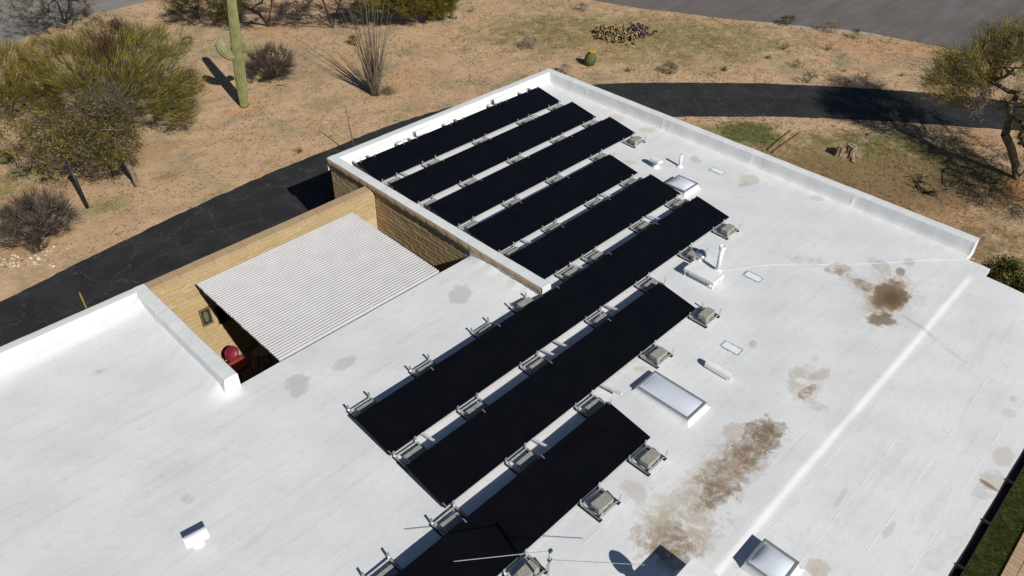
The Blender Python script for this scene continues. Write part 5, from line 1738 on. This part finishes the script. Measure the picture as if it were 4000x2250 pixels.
# lamp post
b = P(342, 812)
t_ = thing("lamp_post", "black garden lamp post standing under the mesquite by the driveway", "lamp post", tuple(b))
topv = P(268, 660, G + 1.42) - b
dx, dy = topv.x / 1.42 * 0.5, topv.y / 1.42 * 0.5
obj("post", MB().tube([(0, 0, 0), (dx * 0.6, dy * 0.6, 0.6), (dx * 1.4, dy * 1.4, 1.4)], [0.055, 0.052, 0.048], 12).mesh("post", True), M['black'], t_)
tx, ty = dx * 1.42, dy * 1.42
obj("collar", MB().lathe([(0.05, 1.38), (0.06, 1.40), (0.05, 1.43), (0.03, 1.45)], 12, (tx, ty, 0)).mesh("collar", True), M['black'], t_)
gl = simple("lamp_glass", (0.07, 0.068, 0.06), 0.15, 0.5)
obj("lantern_glass", MB().lathe([(0.055, 1.45), (0.085, 1.62)], 6, (tx, ty, 0)).mesh("lantern_glass"), gl, t_)
for k in range(6):
    a = 2 * math.pi * k / 6
    obj("lantern_bar", MB().bar((tx + 0.058 * math.cos(a), ty + 0.058 * math.sin(a), 1.45), (tx + 0.089 * math.cos(a), ty + 0.089 * math.sin(a), 1.62), 0.012, 0.012).mesh("lantern_bar"), M['black'], t_)
obj("lantern_roof", MB().lathe([(0.12, 1.62), (0.115, 1.64), (0.06, 1.72), (0.02, 1.75), (0.02, 1.79), (0.005, 1.80)], 12, (tx, ty, 0)).mesh("lantern_roof", True), M['black'], t_)
obj("photo_cell", MB().lathe([(0.012, 1.18), (0.02, 1.19), (0.012, 1.21)], 8, (dx * 1.2 + 0.035, dy * 1.2 - 0.03, 0)).mesh("photo_cell"), M['white_metal'], t_)

# thin poles just behind the walls
def pole(base, top, h, r, mat, label):
    b, t2 = P(*base), P(top[0], top[1], G + h)
    t_ = thing("thin_pole", label, "pole", tuple(b))
    d = t2 - b
    obj("shaft", MB().tube([(0, 0, 0), (d.x * 0.5, d.y * 0.5, h * 0.5), (d.x, d.y, h)], [r, r * 0.85, r * 0.6], 8).mesh("shaft", True), mat, t_)
    obj("tip_cap", MB().lathe([(r * 0.62, h - 0.03), (r * 0.75, h - 0.02), (r * 0.75, h + 0.005), (r * 0.3, h + 0.012)], 8, (d.x, d.y, 0)).mesh("tip_cap", True), mat, t_)
pole((1393, 622), (1348, 413), 2.0, 0.022, bark_material("pole_brown", (0.12, 0.08, 0.05), (0.20, 0.14, 0.09)), "thin brown pole rising behind the back parapet beside the driveway")
pole((352, 1235), (310, 1143), 0.75, 0.028, simple("pole_yellow", (0.25, 0.19, 0.035), 0.6, var=0.2), "short yellow marker pole behind the wing parapet on the drive")

# ------------------------------------------------------------------ ground cover: dry grass, weeds, pebbles, lawn blades
def in_strip(x, y, A, B):
    poly = np.concatenate([A, B[::-1]])
    inside_ = np.zeros(len(x), bool)
    j = len(poly) - 1
    for i in range(len(poly)):
        xi, yi = poly[i]
        xj, yj = poly[j]
        c = ((yi > y) != (yj > y)) & (x < (xj - xi) * (y - yi) / (yj - yi + 1e-12) + xi)
        inside_ ^= c
        j = i
    return inside_
def dec(A):
    return A[::4]
def free(x, y):
    k = ~in_strip(x, y, dec(DR_A), dec(DR_B)) & ~in_strip(x, y, dec(RD_A), dec(RD_B)) & ~in_strip(x, y, dec(R2_A), dec(R2_B))
    k &= ~((x < 6.6) & (y < 3.9) & (y > -15)) & ~((x < -1.9) & (y < 2.4))
    return k
def scatter(n, seed):
    """even on the ground, denser where the place is near the house"""
    R = np.random.default_rng(seed)
    x = R.uniform(-13, 36, n * 3)
    y = R.uniform(-14, 34, n * 3)
    k = free(x, y) & (x + y > 0)
    return x[k][:n], y[k][:n], R
def patch_noise(x, y, f, ph):
    return (np.sin(f * x + ph) * np.sin(f * 1.13 * y + 1.7 * ph) + 0.6 * np.sin(2.3 * f * x - 1.1 * f * y + ph * 3) + 0.4 * np.sin(4.1 * f * y + 3.3 * f * x + 2 * ph))
def tufts(name, n, seed, blades, hmin, hmax, w, mat, dens, spread=0.05):
    x, y, R = scatter(n, seed)
    k = R.random(len(x)) < dens(x, y)
    x, y = x[k], y[k]
    m = len(x)
    X = np.repeat(x, blades) + R.normal(0, spread, m * blades)
    Y = np.repeat(y, blades) + R.normal(0, spread, m * blades)
    C = np.stack([X, Y, np.full(len(X), G - 0.004)], 1)
    D = unit(R.normal(0, 0.7, (len(X), 3)) * np.array([1, 1, 0.3]) + np.array([0, 0, 0.75]))
    D[:, 2] = np.abs(D[:, 2])
    S = strokes(C, D, R.uniform(hmin, hmax, len(X)), R.uniform(w * 0.6, w * 1.3, len(X)), R)
    return stuff(tri_mesh(name, S, mat))
def gp(px, py):
    q = P(px, py)
    return q.x, q.y
gcx = [gp(2450, 130), gp(2150, 110), gp(2800, 160), gp(3350, 640), gp(2900, 520)]
def d_olive(x, y):
    d = np.zeros_like(x)
    for (cx, cy), r in zip(gcx, (6, 4, 4, 4, 1.6)):
        d = np.maximum(d, np.exp(-((x - cx) ** 2 + (y - cy) ** 2) / r ** 2))
    return np.clip(0.10 + 0.9 * d * (0.55 + 0.4 * patch_noise(x, y, 0.9, 1.3)) + 0.12 * patch_noise(x, y, 0.7, 2.0), 0.0, 1)
OLIVE = leaf_material("weed_blade", [(0.0, (0.11, 0.105, 0.035)), (0.5, (0.185, 0.165, 0.06)), (1.0, (0.29, 0.24, 0.10))])
TANG = leaf_material("dry_blade", [(0.0, (0.19, 0.13, 0.065)), (0.5, (0.33, 0.24, 0.12)), (1.0, (0.48, 0.365, 0.20))])
tag_ = lambda o, l, c: tag(o, l, c)
tag_(tufts("dry_grass", 26000, 101, 6, 0.03, 0.11, 0.016, TANG, lambda x, y: np.clip(0.55 + 0.35 * patch_noise(x, y, 0.55, 0.4), 0.1, 1), 0.06), "thin dry tan grass scattered over the desert soil", "grass")
tag_(tufts("green_weeds", 30000, 102, 6, 0.03, 0.10, 0.018, OLIVE, d_olive, 0.07), "low olive weeds in patches over the desert soil", "weeds")
gl_c = [gp(2900, 520), gp(3480, 560), gp(3850, 690), gp(3690, 700), gp(420, 800), gp(60, 700), gp(150, 690)]
def d_green(x, y):
    d = np.zeros_like(x)
    for (cx, cy), r in zip(gl_c, (1.5, 1.6, 0.8, 0.8, 0.6, 1.0, 0.9)):
        d = np.maximum(d, np.exp(-((x - cx) ** 2 + (y - cy) ** 2) / r ** 2))
    return np.clip(d * 1.2 - 0.1, 0, 1)
GRASSG = leaf_material("fresh_blade", [(0.0, (0.05, 0.075, 0.014)), (0.5, (0.09, 0.12, 0.022)), (1.0, (0.16, 0.18, 0.045))])
tag_(tufts("fresh_grass", 90000, 103, 5, 0.03, 0.09, 0.015, GRASSG, d_green, 0.05), "fresh green grass patches in the shade and beside the house", "grass")
x, y, R = scatter(60000, 121)
k = R.random(len(x)) < np.clip(0.5 + 0.45 * patch_noise(x, y, 1.1, 5.0), 0.08, 1)
x, y = x[k], y[k]
C = np.stack([x, y, np.full(len(x), G + 0.006)], 1)
a = R.uniform(0, 2 * math.pi, len(x))
D = np.stack([np.cos(a), np.sin(a), R.uniform(0.02, 0.35, len(x))], 1)
LIT = leaf_material("litter", [(0.0, (0.06, 0.04, 0.022)), (0.5, (0.15, 0.10, 0.055)), (1.0, (0.30, 0.215, 0.12))], trans=0.0)
tag_(stuff(tri_mesh("litter", strokes(C, D, R.uniform(.03, .14, len(x)), R.uniform(.012, .04, len(x)), R), LIT)), "brown twigs and leaf litter strewn over the desert soil", "litter")
# lawn by the eave
R = np.random.default_rng(77)
n = 26000
C = np.stack([R.uniform(-5, 5, n), R.uniform(LAWN[2], -12.3, n), np.full(n, G + 0.008)], 1)
D = unit(R.normal(0, 0.45, (n, 3)) * np.array([1, 1, 0.2]) + np.array([0, 0, 1.0]))
LAWNB = leaf_material("lawn_blade", [(0.0, (0.022, 0.034, 0.006)), (0.5, (0.045, 0.058, 0.010)), (1.0, (0.085, 0.085, 0.02))])
tag_(stuff(tri_mesh("lawn_grass", strokes(C, D, R.uniform(.03, .07, n), R.uniform(.006, .012, n), R), LAWNB)), "short dark green lawn beyond the gutter", "lawn")
# pebbles
def pebbles(name, n, seed, smin, smax, cols, dens, label):
    x, y, R = scatter(n, seed)
    k = R.random(len(x)) < dens(x, y)
    x, y = x[k], y[k]
    m = len(x)
    s_ = R.uniform(smin, smax, m)
    base = np.array([[1, 0, 0], [0, 1, 0], [-1, 0, 0], [0, -1, 0], [0, 0, 0.8], [0, 0, -0.6]], float)
    tri = np.array([[0, 1, 4], [1, 2, 4], [2, 3, 4], [3, 0, 4]])
    V = base[None] * (s_[:, None, None] * R.uniform(0.6, 1.3, (m, 6, 1))) + np.stack([x, y, np.full(m, G + 0.0)], 1)[:, None, :]
    T_ = V[:, tri].reshape(-1, 3, 3)
    t = NT(name + "_stone", 0.9, 0.15)
    t.color(t.cramp(t.noise(23, 2, 0.6), [(0.25 + 0.5 * i / (len(cols) - 1), c) for i, c in enumerate(cols)]))
    return tag_(stuff(tri_mesh(name, T_, t.m)), label, "stones")
pebbles("pebbles", 14000, 111, 0.008, 0.028, [(0.14, 0.10, 0.07), (0.40, 0.31, 0.22), (0.55, 0.46, 0.36)], lambda x, y: np.clip(0.5 + 0.4 * patch_noise(x, y, 0.8, 3.0), 0.1, 1), "small tan and brown pebbles strewn over the soil")
wx_, wy_ = gp(30, 1040)
pebbles("white_gravel", 160000, 112, 0.018, 0.05, [(0.45, 0.38, 0.30), (0.62, 0.56, 0.47), (0.72, 0.68, 0.60)], lambda x, y: 0.45 * np.exp(-((x - wx_) ** 2 / 0.9 + (y - wy_) ** 2 / 0.25)), "white decorative stones beside the driveway near the big bare shrub")
